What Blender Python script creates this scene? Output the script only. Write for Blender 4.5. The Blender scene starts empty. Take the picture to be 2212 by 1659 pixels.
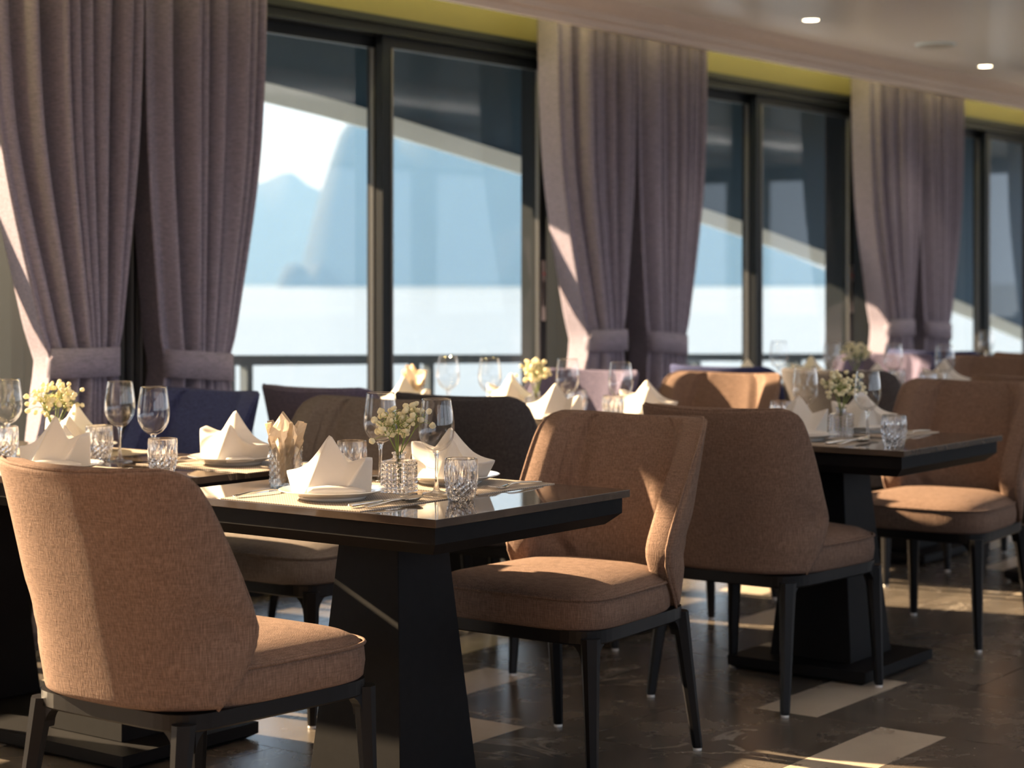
import bpy, bmesh, math, random
from mathutils import Vector, Matrix, noise

sc = bpy.context.scene
col = sc.collection
R = math.radians
PI = math.pi

# ------------------------------------------------------------------ camera
cam_d = bpy.data.cameras.new('camera')
cam_d.sensor_width = 36.0
cam_d.lens = 4127 / 2212 * 36.0
cam_d.shift_y = -217.5 / 2212
cam_d.clip_start = 0.05
cam_d.clip_end = 40000
cam_d.dof.use_dof = True
cam_d.dof.focus_distance = 4.35
cam_d.dof.aperture_fstop = 3.4
cam = bpy.data.objects.new('camera', cam_d)
cam.location = (0, 0, 1.25)
cam.rotation_euler = (R(90), 0, math.atan2(0.6, 0.8) - PI / 2)
col.objects.link(cam)
sc.camera = cam

# ------------------------------------------------------------------ sky
world = bpy.data.worlds.new('sky')
sc.world = world
world.use_nodes = True
wn, wl = world.node_tree.nodes, world.node_tree.links
bg = wn['Background']
tc = wn.new('ShaderNodeTexCoord')
sx = wn.new('ShaderNodeSeparateXYZ')
rp = wn.new('ShaderNodeValToRGB')
wl.new(tc.outputs['Generated'], sx.inputs[0])
wl.new(sx.outputs['Z'], rp.inputs[0])
wl.new(rp.outputs[0], bg.inputs['Color'])
rp.color_ramp.elements[0].position = 0.0
rp.color_ramp.elements[0].color = (0.80, 0.875, 0.97, 1)
rp.color_ramp.elements[1].position = 0.8
rp.color_ramp.elements[1].color = (0.42, 0.61, 0.93, 1)
bg.inputs['Strength'].default_value = 1.4

# ------------------------------------------------------------------ sun
SUN_AZ, SUN_EL = R(9), R(22.5)          # travels towards +X (a little), -Y and down
sun_d = bpy.data.lights.new('sun', 'SUN')
sun_d.energy = 35.0
sun_d.color = (1.0, 0.68, 0.40)
sun_d.angle = R(0.7)
sun = bpy.data.objects.new('sun', sun_d)
ldir = Vector((math.sin(SUN_AZ) * math.cos(SUN_EL), -math.cos(SUN_AZ) * math.cos(SUN_EL), -math.sin(SUN_EL)))
sun.rotation_euler = ldir.to_track_quat('-Z', 'Y').to_euler()
sun.location = (0, 20, 12)
col.objects.link(sun)

# ------------------------------------------------------------------ exposure
sc.view_settings.view_transform = 'Standard'
sc.view_settings.look = 'None'
sc.view_settings.gamma = 1.0
sc.view_settings.use_curve_mapping = False
sc.view_settings.exposure = 0.93
cy = sc.cycles
cy.use_denoising = True
cy.caustics_reflective = True
cy.blur_glossy = 1.0
cy.caustics_refractive = False
cy.sample_clamp_indirect = 6.0
cy.max_bounces = 9
cy.diffuse_bounces = 3
cy.transmission_bounces = 10
cy.transparent_max_bounces = 28

# ================================================================== helpers
def mesh(name, verts, faces, smooth=False):
    me = bpy.data.meshes.new(name)
    me.from_pydata([tuple(v) for v in verts], [], faces)
    me.update()
    if smooth:
        me.polygons.foreach_set('use_smooth', [True] * len(me.polygons))
    return me

def bm_mesh(name, bm, smooth=False):
    bmesh.ops.recalc_face_normals(bm, faces=bm.faces[:])
    me = bpy.data.meshes.new(name)
    bm.to_mesh(me); bm.free()
    if smooth:
        me.polygons.foreach_set('use_smooth', [True] * len(me.polygons))
    return me

def link(name, me, mat=None, parent=None, loc=(0, 0, 0), rot=(0, 0, 0), scale=None):
    o = bpy.data.objects.new(name, me)
    col.objects.link(o)
    o.location = loc
    o.rotation_euler = rot
    if scale: o.scale = scale
    if mat is not None and me is not None and len(me.materials) == 0:
        me.materials.append(mat)
    if parent is not None:
        o.parent = parent
    return o

def tag(o, label=None, cat=None, group=None, kind=None):
    if label: o['label'] = label
    if cat: o['category'] = cat
    if group: o['group'] = group
    if kind: o['kind'] = kind
    return o

def empty(name, loc=(0, 0, 0), rz=0.0):
    o = bpy.data.objects.new(name, None)
    o.empty_display_size = 0.1
    col.objects.link(o)
    o.location = loc
    o.rotation_euler = (0, 0, rz)
    return o

def add_box(bm, x0, x1, y0, y1, z0, z1, bevel=0.0):
    vs = [bm.verts.new(p) for p in ((x0, y0, z0), (x1, y0, z0), (x1, y1, z0), (x0, y1, z0),
                                    (x0, y0, z1), (x1, y0, z1), (x1, y1, z1), (x0, y1, z1))]
    fs = [(3, 2, 1, 0), (4, 5, 6, 7), (0, 1, 5, 4), (1, 2, 6, 5), (2, 3, 7, 6), (3, 0, 4, 7)]
    fcs = [bm.faces.new([vs[i] for i in f]) for f in fs]
    if bevel:
        es = list({e for f in fcs for e in f.edges})
        bmesh.ops.bevel(bm, geom=es, offset=bevel, segments=2, affect='EDGES', profile=0.6)

def box_mesh(name, x0, x1, y0, y1, z0, z1, bevel=0.0):
    bm = bmesh.new()
    add_box(bm, x0, x1, y0, y1, z0, z1, bevel)
    return bm_mesh(name, bm)

def boxes_mesh(name, lst, bevel=0.0):
    bm = bmesh.new()
    for b in lst: add_box(bm, *b, bevel)
    return bm_mesh(name, bm)

def add_loft(bm, rings, cap0=True, cap1=True, closed=True):
    rv = [[bm.verts.new(p) for p in r] for r in rings]
    n = len(rv[0])
    for a, b in zip(rv[:-1], rv[1:]):
        for i in range(n if closed else n - 1):
            j = (i + 1) % n
            bm.faces.new((a[i], a[j], b[j], b[i]))
    if cap0: bm.faces.new(list(reversed(rv[0])))
    if cap1: bm.faces.new(rv[-1])

def add_tube(bm, pts, radii, seg=6, closed=False, cap=True):
    pts = [Vector(p) for p in pts]
    if not isinstance(radii, (list, tuple)): radii = [radii] * len(pts)
    n = len(pts)
    rings = []
    up = Vector((0, 0, 1))
    last = None
    for i, p in enumerate(pts):
        if closed: t = pts[(i + 1) % n] - pts[i - 1]
        else: t = pts[min(i + 1, n - 1)] - pts[max(i - 1, 0)]
        t.normalize()
        if last is None:
            a = up if abs(t.dot(up)) < 0.9 else Vector((1, 0, 0))
            u = t.cross(a).normalized()
        else:
            u = (last - t * last.dot(t)).normalized()
        last = u
        v = t.cross(u)
        rings.append([p + (u * math.cos(2 * PI * k / seg) + v * math.sin(2 * PI * k / seg)) * radii[i] for k in range(seg)])
    if closed: rings.append(rings[0])
    add_loft(bm, rings, cap and not closed, cap and not closed)
    if closed: bmesh.ops.remove_doubles(bm, verts=bm.verts[:], dist=1e-6)

def lathe_mesh(name, prof, seg=32, smooth=True, mod=None):
    """prof: list of (r, z); mod(r, z, k, i) -> (r, z) lets facets be cut."""
    bm = bmesh.new()
    rings = []
    for i, (r, z) in enumerate(prof):
        ring = []
        for k in range(seg):
            a = 2 * PI * k / seg
            rr, zz = mod(r, z, k, i) if mod else (r, z)
            ring.append(bm.verts.new((rr * math.cos(a), rr * math.sin(a), zz)))
        rings.append(ring)
    for a, b in zip(rings[:-1], rings[1:]):
        for k in range(seg):
            j = (k + 1) % seg
            bm.faces.new((a[k], a[j], b[j], b[k]))
    bmesh.ops.remove_doubles(bm, verts=bm.verts[:], dist=1e-5)
    return bm_mesh(name, bm, smooth)

def smoothstep(a, b, x):
    t = max(0.0, min(1.0, (x - a) / (b - a)))
    return t * t * (3 - 2 * t)

def lerp_tab(tab, x):
    for (x0, y0), (x1, y1) in zip(tab[:-1], tab[1:]):
        if x <= x1:
            return y0 + (y1 - y0) * max(0.0, (x - x0)) / (x1 - x0)
    return tab[-1][1]

def smooth_tab(tab, x):
    """Catmull-Rom through a table."""
    n = len(tab)
    if x <= tab[0][0]: return tab[0][1]
    if x >= tab[-1][0]: return tab[-1][1]
    for i in range(n - 1):
        if tab[i][0] <= x <= tab[i + 1][0]:
            x0, y0 = tab[i]; x1, y1 = tab[i + 1]
            h = x1 - x0; t = (x - x0) / h
            m0 = (y1 - tab[i - 1][1]) / (x1 - tab[i - 1][0]) if i > 0 else (y1 - y0) / h
            m1 = (tab[i + 2][1] - y0) / (tab[i + 2][0] - x0) if i < n - 2 else (y1 - y0) / h
            return ((2*t**3 - 3*t*t + 1) * y0 + (t**3 - 2*t*t + t) * h * m0 + (-2*t**3 + 3*t*t) * y1 + (t**3 - t*t) * h * m1)

# ================================================================== materials
def mat_new(name):
    m = bpy.data.materials.new(name)
    m.use_nodes = True
    return m, m.node_tree.nodes, m.node_tree.links, m.node_tree.nodes['Principled BSDF']

def plain(name, colr, rough=0.5, metal=0.0, spec=0.5, coat=0.0, var=0.0, vscale=30.0, bump=0.0):
    m, n, l, b = mat_new(name)
    b.inputs['Roughness'].default_value = rough
    b.inputs['Metallic'].default_value = metal
    b.inputs['Specular IOR Level'].default_value = spec
    b.inputs['Coat Weight'].default_value = coat
    c = (*colr, 1)
    t = n.new('ShaderNodeTexCoord')
    nz = n.new('ShaderNodeTexNoise')
    nz.inputs['Scale'].default_value = vscale
    nz.inputs['Detail'].default_value = 4
    l.new(t.outputs['Object'], nz.inputs['Vector'])
    mx = n.new('ShaderNodeMix'); mx.data_type = 'RGBA'
    v = var if var else 0.05
    mx.inputs[6].default_value = tuple(x * (1 - v) for x in colr) + (1,)
    mx.inputs[7].default_value = tuple(min(1, x * (1 + v)) for x in colr) + (1,)
    l.new(nz.outputs['Fac'], mx.inputs[0])
    l.new(mx.outputs[2], b.inputs['Base Color'])
    if bump:
        bp = n.new('ShaderNodeBump')
        bp.inputs['Strength'].default_value = bump
        bp.inputs['Distance'].default_value = 0.002
        l.new(nz.outputs['Fac'], bp.inputs['Height'])
        l.new(bp.outputs[0], b.inputs['Normal'])
    return m

def fabric(name, c_dark, c_light, sx_=460, sz=22, bump=0.65, sheen=0.05, rough=0.9, flip=False):
    """woven cloth: fine threads along the object's z with a finer cross weave"""
    m, n, l, b = mat_new(name)
    b.inputs['Roughness'].default_value = rough
    b.inputs['Specular IOR Level'].default_value = 0.15
    b.inputs['Sheen Weight'].default_value = sheen
    b.inputs['Sheen Roughness'].default_value = 0.5
    b.inputs['Sheen Tint'].default_value = (*c_light, 1)
    t = n.new('ShaderNodeTexCoord')
    mp = n.new('ShaderNodeMapping')
    mp.inputs['Scale'].default_value = (sx_, sx_, sz) if not flip else (sz, sz, sx_)
    l.new(t.outputs['Object'], mp.inputs[0])
    n1 = n.new('ShaderNodeTexNoise'); n1.inputs['Scale'].default_value = 1.0; n1.inputs['Detail'].default_value = 2
    l.new(mp.outputs[0], n1.inputs['Vector'])
    mp2 = n.new('ShaderNodeMapping')
    mp2.inputs['Scale'].default_value = (sz * 2, sz * 2, sx_) if not flip else (sx_, sx_, sz * 2)
    l.new(t.outputs['Object'], mp2.inputs[0])
    n2 = n.new('ShaderNodeTexNoise'); n2.inputs['Scale'].default_value = 1.0; n2.inputs['Detail'].default_value = 2
    l.new(mp2.outputs[0], n2.inputs['Vector'])
    ad = n.new('ShaderNodeMath'); ad.operation = 'MULTIPLY_ADD'
    l.new(n1.outputs['Fac'], ad.inputs[0]); ad.inputs[1].default_value = 0.65
    m2 = n.new('ShaderNodeMath'); m2.operation = 'MULTIPLY'; m2.inputs[1].default_value = 0.35
    l.new(n2.outputs['Fac'], m2.inputs[0]); l.new(m2.outputs[0], ad.inputs[2])
    r = n.new('ShaderNodeValToRGB')
    r.color_ramp.elements[0].position = 0.32; r.color_ramp.elements[0].color = (*c_dark, 1)
    r.color_ramp.elements[1].position = 0.68; r.color_ramp.elements[1].color = (*c_light, 1)
    l.new(ad.outputs[0], r.inputs[0])
    l.new(r.outputs[0], b.inputs['Base Color'])
    bp = n.new('ShaderNodeBump'); bp.inputs['Strength'].default_value = bump; bp.inputs['Distance'].default_value = 0.003
    l.new(ad.outputs[0], bp.inputs['Height'])
    l.new(bp.outputs[0], b.inputs['Normal'])
    return m

def marble(name, base, dark, vein, rough=0.2, scale=1.6, per_object=True, veinamt=0.5, coat=0.0):
    m, n, l, b = mat_new(name)
    b.inputs['Roughness'].default_value = rough
    b.inputs['Coat Weight'].default_value = coat
    t = n.new('ShaderNodeTexCoord')
    vec = t.outputs['Object']
    if per_object:
        oi = n.new('ShaderNodeObjectInfo')
        mu = n.new('ShaderNodeMath'); mu.operation = 'MULTIPLY'; mu.inputs[1].default_value = 40.0
        l.new(oi.outputs['Random'], mu.inputs[0])
        va = n.new('ShaderNodeVectorMath'); va.operation = 'ADD'
        l.new(t.outputs['Object'], va.inputs[0]); l.new(mu.outputs[0], va.inputs[1])
        vec = va.outputs[0]
    nz = n.new('ShaderNodeTexNoise'); nz.inputs['Scale'].default_value = scale * 2.2; nz.inputs['Detail'].default_value = 8; nz.inputs['Roughness'].default_value = 0.65
    l.new(vec, nz.inputs['Vector'])
    r1 = n.new('ShaderNodeValToRGB')
    r1.color_ramp.elements[0].position = 0.3; r1.color_ramp.elements[0].color = (*dark, 1)
    r1.color_ramp.elements[1].position = 0.72; r1.color_ramp.elements[1].color = (*base, 1)
    l.new(nz.outputs['Fac'], r1.inputs[0])
    vn = n.new('ShaderNodeTexNoise'); vn.inputs['Scale'].default_value = scale; vn.inputs['Detail'].default_value = 6; vn.inputs['Distortion'].default_value = 1.6
    l.new(vec, vn.inputs['Vector'])
    r2 = n.new('ShaderNodeValToRGB')
    e = r2.color_ramp.elements
    e[0].position = 0.487; e[0].color = (0, 0, 0, 1)
    e[1].position = 0.5; e[1].color = (1, 1, 1, 1)
    e2 = e.new(0.513); e2.color = (0, 0, 0, 1)
    l.new(vn.outputs['Fac'], r2.inputs[0])
    gate = n.new('ShaderNodeTexNoise'); gate.inputs['Scale'].default_value = scale * 1.7; gate.inputs['Detail'].default_value = 2
    l.new(vec, gate.inputs['Vector'])
    r3 = n.new('ShaderNodeValToRGB')
    r3.color_ramp.elements[0].position = 0.45; r3.color_ramp.elements[1].position = 0.62
    l.new(gate.outputs['Fac'], r3.inputs[0])
    mm = n.new('ShaderNodeMath'); mm.operation = 'MULTIPLY'
    l.new(r2.outputs[0], mm.inputs[0]); l.new(r3.outputs[0], mm.inputs[1])
    m3 = n.new('ShaderNodeMath'); m3.operation = 'MULTIPLY'; m3.inputs[1].default_value = veinamt
    l.new(mm.outputs[0], m3.inputs[0])
    mx = n.new('ShaderNodeMix'); mx.data_type = 'RGBA'
    l.new(m3.outputs[0], mx.inputs[0]); l.new(r1.outputs[0], mx.inputs[6]); mx.inputs[7].default_value = (*vein, 1)
    l.new(mx.outputs[2], b.inputs['Base Color'])
    rr = n.new('ShaderNodeMapRange'); rr.inputs['To Min'].default_value = rough * 0.8; rr.inputs['To Max'].default_value = rough * 1.25
    l.new(nz.outputs['Fac'], rr.inputs['Value']); l.new(rr.outputs[0], b.inputs['Roughness'])
    return m

def thin_glass(name, tint=(1, 1, 1), f0=0.05, gain=0.9, rough=0.0, power=4.5):
    """thin pane: clear, with a mirror reflection that grows towards grazing angles (same from both sides)"""
    m = bpy.data.materials.new(name); m.use_nodes = True
    n, l = m.node_tree.nodes, m.node_tree.links
    n.remove(n['Principled BSDF'])
    tr = n.new('ShaderNodeBsdfTransparent'); tr.inputs[0].default_value = (*tint, 1)
    gl = n.new('ShaderNodeBsdfGlossy'); gl.inputs['Roughness'].default_value = rough
    lw = n.new('ShaderNodeLayerWeight'); lw.inputs['Blend'].default_value = 0.5
    pw = n.new('ShaderNodeMath'); pw.operation = 'POWER'; pw.inputs[1].default_value = power
    l.new(lw.outputs['Facing'], pw.inputs[0])
    mu = n.new('ShaderNodeMath'); mu.operation = 'MULTIPLY_ADD'; mu.inputs[1].default_value = gain; mu.inputs[2].default_value = f0; mu.use_clamp = True
    l.new(pw.outputs[0], mu.inputs[0])
    mx = n.new('ShaderNodeMixShader')
    l.new(mu.outputs[0], mx.inputs[0]); l.new(tr.outputs[0], mx.inputs[1]); l.new(gl.outputs[0], mx.inputs[2])
    l.new(mx.outputs[0], n['Material Output'].inputs['Surface'])
    return m

def solid_glass(name, clear=0.35, colr=(1, 1, 1), ior=1.5):
    m = bpy.data.materials.new(name); m.use_nodes = True
    n, l = m.node_tree.nodes, m.node_tree.links
    n.remove(n['Principled BSDF'])
    g = n.new('ShaderNodeBsdfGlass'); g.inputs['IOR'].default_value = ior; g.inputs['Color'].default_value = (*colr, 1)
    g.inputs['Roughness'].default_value = 0.015
    tr = n.new('ShaderNodeBsdfTransparent')
    mx = n.new('ShaderNodeMixShader'); mx.inputs[0].default_value = clear
    l.new(g.outputs[0], mx.inputs[1]); l.new(tr.outputs[0], mx.inputs[2])
    l.new(mx.outputs[0], n['Material Output'].inputs['Surface'])
    return m

def emit(name, colr, s):
    m = bpy.data.materials.new(name); m.use_nodes = True
    n, l = m.node_tree.nodes, m.node_tree.links
    n.remove(n['Principled BSDF'])
    e = n.new('ShaderNodeEmission'); e.inputs[0].default_value = (*colr, 1); e.inputs[1].default_value = s
    l.new(e.outputs[0], n['Material Output'].inputs['Surface'])
    return m

def cloth_soft(name, colr, trans=0.25, rough=0.8):
    """thin cloth that lets some light through"""
    m = bpy.data.materials.new(name); m.use_nodes = True
    n, l = m.node_tree.nodes, m.node_tree.links
    b = n['Principled BSDF']
    b.inputs['Roughness'].default_value = rough
    b.inputs['Specular IOR Level'].default_value = 0.3
    b.inputs['Sheen Weight'].default_value = 0.1
    t = n.new('ShaderNodeTexCoord')
    w = n.new('ShaderNodeTexNoise'); w.inputs['Scale'].default_value = 60
    l.new(t.outputs['Object'], w.inputs['Vector'])
    mx0 = n.new('ShaderNodeMix'); mx0.data_type = 'RGBA'
    mx0.inputs[6].default_value = tuple(x * 0.97 for x in colr) + (1,); mx0.inputs[7].default_value = (*colr, 1)
    l.new(w.outputs['Fac'], mx0.inputs[0]); l.new(mx0.outputs[2], b.inputs['Base Color'])
    td = n.new('ShaderNodeBsdfTranslucent'); td.inputs[0].default_value = (*colr, 1)
    mx = n.new('ShaderNodeMixShader'); mx.inputs[0].default_value = trans
    l.new(b.outputs[0], mx.inputs[1]); l.new(td.outputs[0], mx.inputs[2])
    l.new(mx.outputs[0], n['Material Output'].inputs['Surface'])
    return m

M = {}
M['brown'] = fabric('brown_weave', (0.095, 0.060, 0.044), (0.218, 0.140, 0.104))
M['skylit_brown'] = fabric('skylit_brown_weave', (0.085, 0.070, 0.060), (0.17, 0.14, 0.12))  # brown cloth, with the blue sky light on it mixed into the colour
M['charcoal'] = fabric('charcoal_weave', (0.032, 0.030, 0.032), (0.085, 0.078, 0.08))
M['navy'] = fabric('navy_weave', (0.018, 0.022, 0.062), (0.05, 0.06, 0.15))
M['sunlit_navy'] = fabric('sunlit_navy_weave', (0.06, 0.05, 0.085), (0.15, 0.13, 0.20))  # navy cloth; the purple the sun gives it is put into the colour
M['curtain'] = fabric('curtain_cloth', (0.155, 0.140, 0.185), (0.27, 0.245, 0.315), sx_=260, sz=40, bump=0.25, sheen=0.05, flip=True)
M['black_wood'] = plain('black_stained_wood', (0.006, 0.0055, 0.006), rough=0.38, spec=0.2, var=0.3, vscale=60)
M['black_panel'] = plain('black_lacquer_panel', (0.008, 0.0075, 0.008), rough=0.55, spec=0.08, var=0.3, vscale=40)
M['glide'] = plain('white_plastic', (0.75, 0.73, 0.7), rough=0.4)
M['table_stone'] = marble('brown_marble_top', (0.085, 0.062, 0.046), (0.045, 0.034, 0.027), (0.35, 0.27, 0.2), rough=0.045, scale=2.6, veinamt=0.45)
M['tile_dark'] = marble('dark_marble_tile', (0.125, 0.106, 0.088), (0.062, 0.053, 0.044), (0.33, 0.29, 0.25), rough=0.26, scale=2.0, veinamt=0.65)
M['tile_light'] = marble('cream_marble_tile', (0.50, 0.43, 0.34), (0.39, 0.33, 0.26), (0.6, 0.54, 0.46), rough=0.28, scale=2.0, veinamt=0.5)
M['grout'] = plain('grout', (0.16, 0.13, 0.10), rough=0.8)
M['ceiling'] = plain('gloss_white_ceiling', (0.86, 0.85, 0.84), rough=0.3, spec=0.4, coat=0.25)
M['cornice'] = plain('cornice_paint', (0.66, 0.58, 0.55), rough=0.45)
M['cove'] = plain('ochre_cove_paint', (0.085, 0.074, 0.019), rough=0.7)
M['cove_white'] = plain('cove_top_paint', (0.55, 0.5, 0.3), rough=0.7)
M['pier'] = plain('black_pleated_panel', (0.016, 0.017, 0.019), rough=0.55)
M['pier_outer'] = plain('blue_grey_outer_pier', (0.014, 0.021, 0.028), rough=0.7, spec=0.1)
M['alu'] = plain('dark_grey_aluminium', (0.009, 0.012, 0.016), rough=0.45, metal=0.0, spec=0.12)
M['alu_edge'] = plain('grey_aluminium_edge', (0.085, 0.085, 0.085), rough=0.35)
M['steel'] = plain('polished_steel', (0.72, 0.70, 0.66), rough=0.10, metal=1.0, var=0.02)
M['satin_steel'] = plain('satin_steel', (0.35, 0.34, 0.33), rough=0.3, metal=1.0, var=0.02)
M['china'] = plain('white_china', (0.80, 0.77, 0.72), rough=0.12, coat=0.5, var=0.01)
M['napkin'] = cloth_soft('ivory_napkin', (0.74, 0.69, 0.63), 0.18, 0.6)
M['paper'] = cloth_soft('cream_paper', (0.90, 0.80, 0.67), 0.3, 0.9)
M['petal'] = cloth_soft('ivory_petals', (0.90, 0.84, 0.60), 0.3, 0.8)
M['flower_eye'] = plain('green_flower_eye', (0.42, 0.46, 0.10), rough=0.7)
M['stem'] = plain('green_stem', (0.20, 0.27, 0.05), rough=0.6)
M['bowl_glass'] = thin_glass('thin_clear_glass', (0.995, 0.995, 0.997), 0.04, 0.95, 0.0, 3.6)
M['crystal'] = solid_glass('cut_crystal', 0.15, (0.99, 0.99, 1.0), 1.54)
M['cup_glass'] = solid_glass('studded_glass', 0.5, (1.0, 0.99, 0.98), 1.45)
M['stem_glass'] = solid_glass('clear_stem_glass', 0.25)
M['pane'] = thin_glass('window_glass', (0.77, 0.825, 0.868), 0.022, 0.40)
M['water'] = thin_glass('vase_water', (0.97, 0.98, 0.97))
M['deck'] = plain('deck_boards', (0.20, 0.19, 0.18), rough=0.6)
M['rail'] = plain('blue_grey_rail_paint', (0.10, 0.135, 0.165), rough=0.4)
M['hull'] = plain('slate_blue_hull_paint', (0.11, 0.20, 0.30), rough=0.5, spec=0.2)
M['hull_white'] = plain('white_hull_trim', (0.76, 0.89, 0.98), rough=0.4)
M['soffit'] = plain('deck_soffit_paint', (0.10, 0.13, 0.155), rough=0.5)
M['lamp_on'] = emit('lamp_glow', (1.0, 0.80, 0.52), 9.0)
M['led'] = emit('led_glow', (1.0, 0.82, 0.30), 20.0)
M['line_glow'] = emit('light_line_glow', (1.0, 0.94, 0.86), 22.0)
M['vent'] = plain('vent_plastic', (0.42, 0.42, 0.40), rough=0.5)
M['red'] = plain('red_plastic', (0.6, 0.02, 0.03), rough=0.4)
M['wall'] = plain('warm_grey_wall', (0.36, 0.35, 0.34), rough=0.6)
def placemat_mat():
    m, n, l, b = mat_new('woven_placemat')
    b.inputs['Roughness'].default_value = 0.55
    t = n.new('ShaderNodeTexCoord')
    ck = n.new('ShaderNodeTexChecker'); ck.inputs['Scale'].default_value = 260
    ck.inputs['Color1'].default_value = (0.50, 0.41, 0.32, 1); ck.inputs['Color2'].default_value = (0.26, 0.22, 0.18, 1)
    l.new(t.outputs['Object'], ck.inputs['Vector']); l.new(ck.outputs['Color'], b.inputs['Base Color'])
    bp = n.new('ShaderNodeBump'); bp.inputs['Strength'].default_value = 0.4; bp.inputs['Distance'].default_value = 0.001
    l.new(ck.outputs['Fac'], bp.inputs['Height']); l.new(bp.outputs[0], b.inputs['Normal'])
    return m
M['mat'] = placemat_mat()

# ================================================================== room shell
YW = 5.40            # inside face of the window wall
X0, X1 = -3.0, 19.0   # built length of the room
CEIL = 2.56
PITCH = 3.25
PIERS = [4.69 + PITCH * k for k in range(-1, 5)]
HEAD = 2.38

# floor: grout bed with every tile laid on it
floor = tag(link('floor', box_mesh('floor', X0, X1, -2.8, YW, -0.05, -0.004), M['grout']), kind='structure')
G = 0.0015
def tile_mesh(name, w, d):
    bm = bmesh.new()
    add_box(bm, -w / 2 + G, w / 2 - G, -d / 2 + G, d / 2 - G, -0.010, 0.0)
    return bm_mesh(name, bm)
tm_dark = tile_mesh('dark_tile', 0.6, 0.6); tm_dark.materials.append(M['tile_dark'])
tm_light = tile_mesh('light_tile', 0.6, 0.2); tm_light.materials.append(M['tile_light'])
tm_dark_cut = {}
for k in range(-6, 24):
    cx = 4.33 + 0.6 * k + 0.3
    y = 2.2 + 0.4 * k
    while y > -1.2: y -= 1.4
    while y < YW:
        for (dy0, dd, me, nm) in ((0.0, 0.2, tm_light, 'light_tile'), (0.2, 0.6, tm_dark, 'dark_tile'), (0.8, 0.6, tm_dark, 'dark_tile')):
            a, b = y + dy0, y + dy0 + dd
            # outside of what any nearby viewpoint sees stays plain bed
            if b < 1.2 - 0.0 or a > YW or cx < 1.9 or (cx > 8 and b < 0.30 * cx): continue
            if b > YW:
                key = (nm, round(YW - a, 3))
                if YW - a < 0.02: continue
                if key not in tm_dark_cut:
                    tm_dark_cut[key] = tile_mesh(nm, 0.6, YW - a); tm_dark_cut[key].materials.append(me.materials[0])
                me = tm_dark_cut[key]; b = YW
            link(nm, me, None, floor, (cx, (a + b) / 2, 0))
        y += 1.4

ceiling = tag(link('ceiling', box_mesh('ceiling', X0, X1, -2.8, 5.02, CEIL, CEIL + 0.12), M['ceiling']), kind='structure')

# cornice along the curtain pelmet: moulded profile swept along X
prof = [(5.02, 2.43), (4.985, 2.43), (4.985, 2.462), (4.965, 2.468), (4.965, 2.50), (4.945, 2.512), (4.92, 2.53), (4.90, 2.556), (4.90, CEIL), (5.02, CEIL)]
bm = bmesh.new(); add_loft(bm, [[(X0, y, z) for y, z in prof], [(X1, y, z) for y, z in prof]])
tag(link('trim_1', bm_mesh('cornice', bm), M['cornice']), kind='structure')

# window wall: header with the ochre cove, cove top, piers
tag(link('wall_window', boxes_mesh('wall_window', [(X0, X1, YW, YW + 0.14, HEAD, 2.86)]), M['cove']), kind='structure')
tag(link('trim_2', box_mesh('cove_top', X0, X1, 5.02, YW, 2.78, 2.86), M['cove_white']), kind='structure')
tag(link('wall_end', boxes_mesh('wall_end', [(X1, X1 + 0.1, -2.8, YW + 0.14, 0, 0.9), (X1, X1 + 0.1, -2.8, YW + 0.14, 2.4, 2.86), (X1, X1 + 0.1, -0.2, 0.2, 0.9, 2.4), (X1, X1 + 0.1, 2.4, 2.8, 0.9, 2.4)]), M['wall']), kind='structure')
tag(link('wall_back', box_mesh('wall_back', X0 - 0.1, X0, -2.8, YW + 0.14, 0, 2.86), M['wall']), kind='structure')
# opposite side of the saloon: low wall, header and slim piers, open windows between
tag(link('wall_opposite', boxes_mesh('wall_opposite', [(X0, X1, -2.94, -2.8, 0, 0.9), (X0, X1, -2.94, -2.8, 2.5, 2.68)] + [(x, x + 0.3, -2.94, -2.8, 0.9, 2.5) for x in (-3, 0.25, 3.5, 6.75, 10.0, 13.25, 16.5, 18.7)]), M['wall']), kind='structure')
led = tag(link('led_strip', box_mesh('led_strip', X0 + 0.2, X1 - 0.2, 5.17, 5.21, 2.765, 2.778), M['led']),
          'yellow glowing light strip hidden in the cove above the curtains', 'light strip')

PW = 0.25  # half width of a pier between two window frames
for i, px in enumerate(PIERS):
    pr = tag(link('wall_pier', box_mesh('wall_pier', px - PW, px + PW, YW, YW + 0.14, 0, HEAD), M['pier']), kind='structure')
    tag(link('wall_outer_pier', box_mesh('wall_outer_pier', px - PW, px + PW, YW + 0.14, YW + 0.31, -0.02, 2.72), M['pier_outer']), kind='structure')
    rib = None
    if i in (1, 2, 3):
        bm = bmesh.new()
        ring = [(math.cos(a) * 0.018, -math.sin(a) * 0.022) for a in [PI * q / 6 for q in range(7)]]
        add_loft(bm, [[(x, y, 0.02) for x, y in ring], [(x, y, HEAD + 0.2) for x, y in ring]])
        rib = bm_mesh('pleat', bm, False); rib.materials.append(M['pier'])
        for q in range(11):
            link('pleat', rib, None, pr, (px - 0.22 + 0.044 * q, YW, 0))

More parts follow.
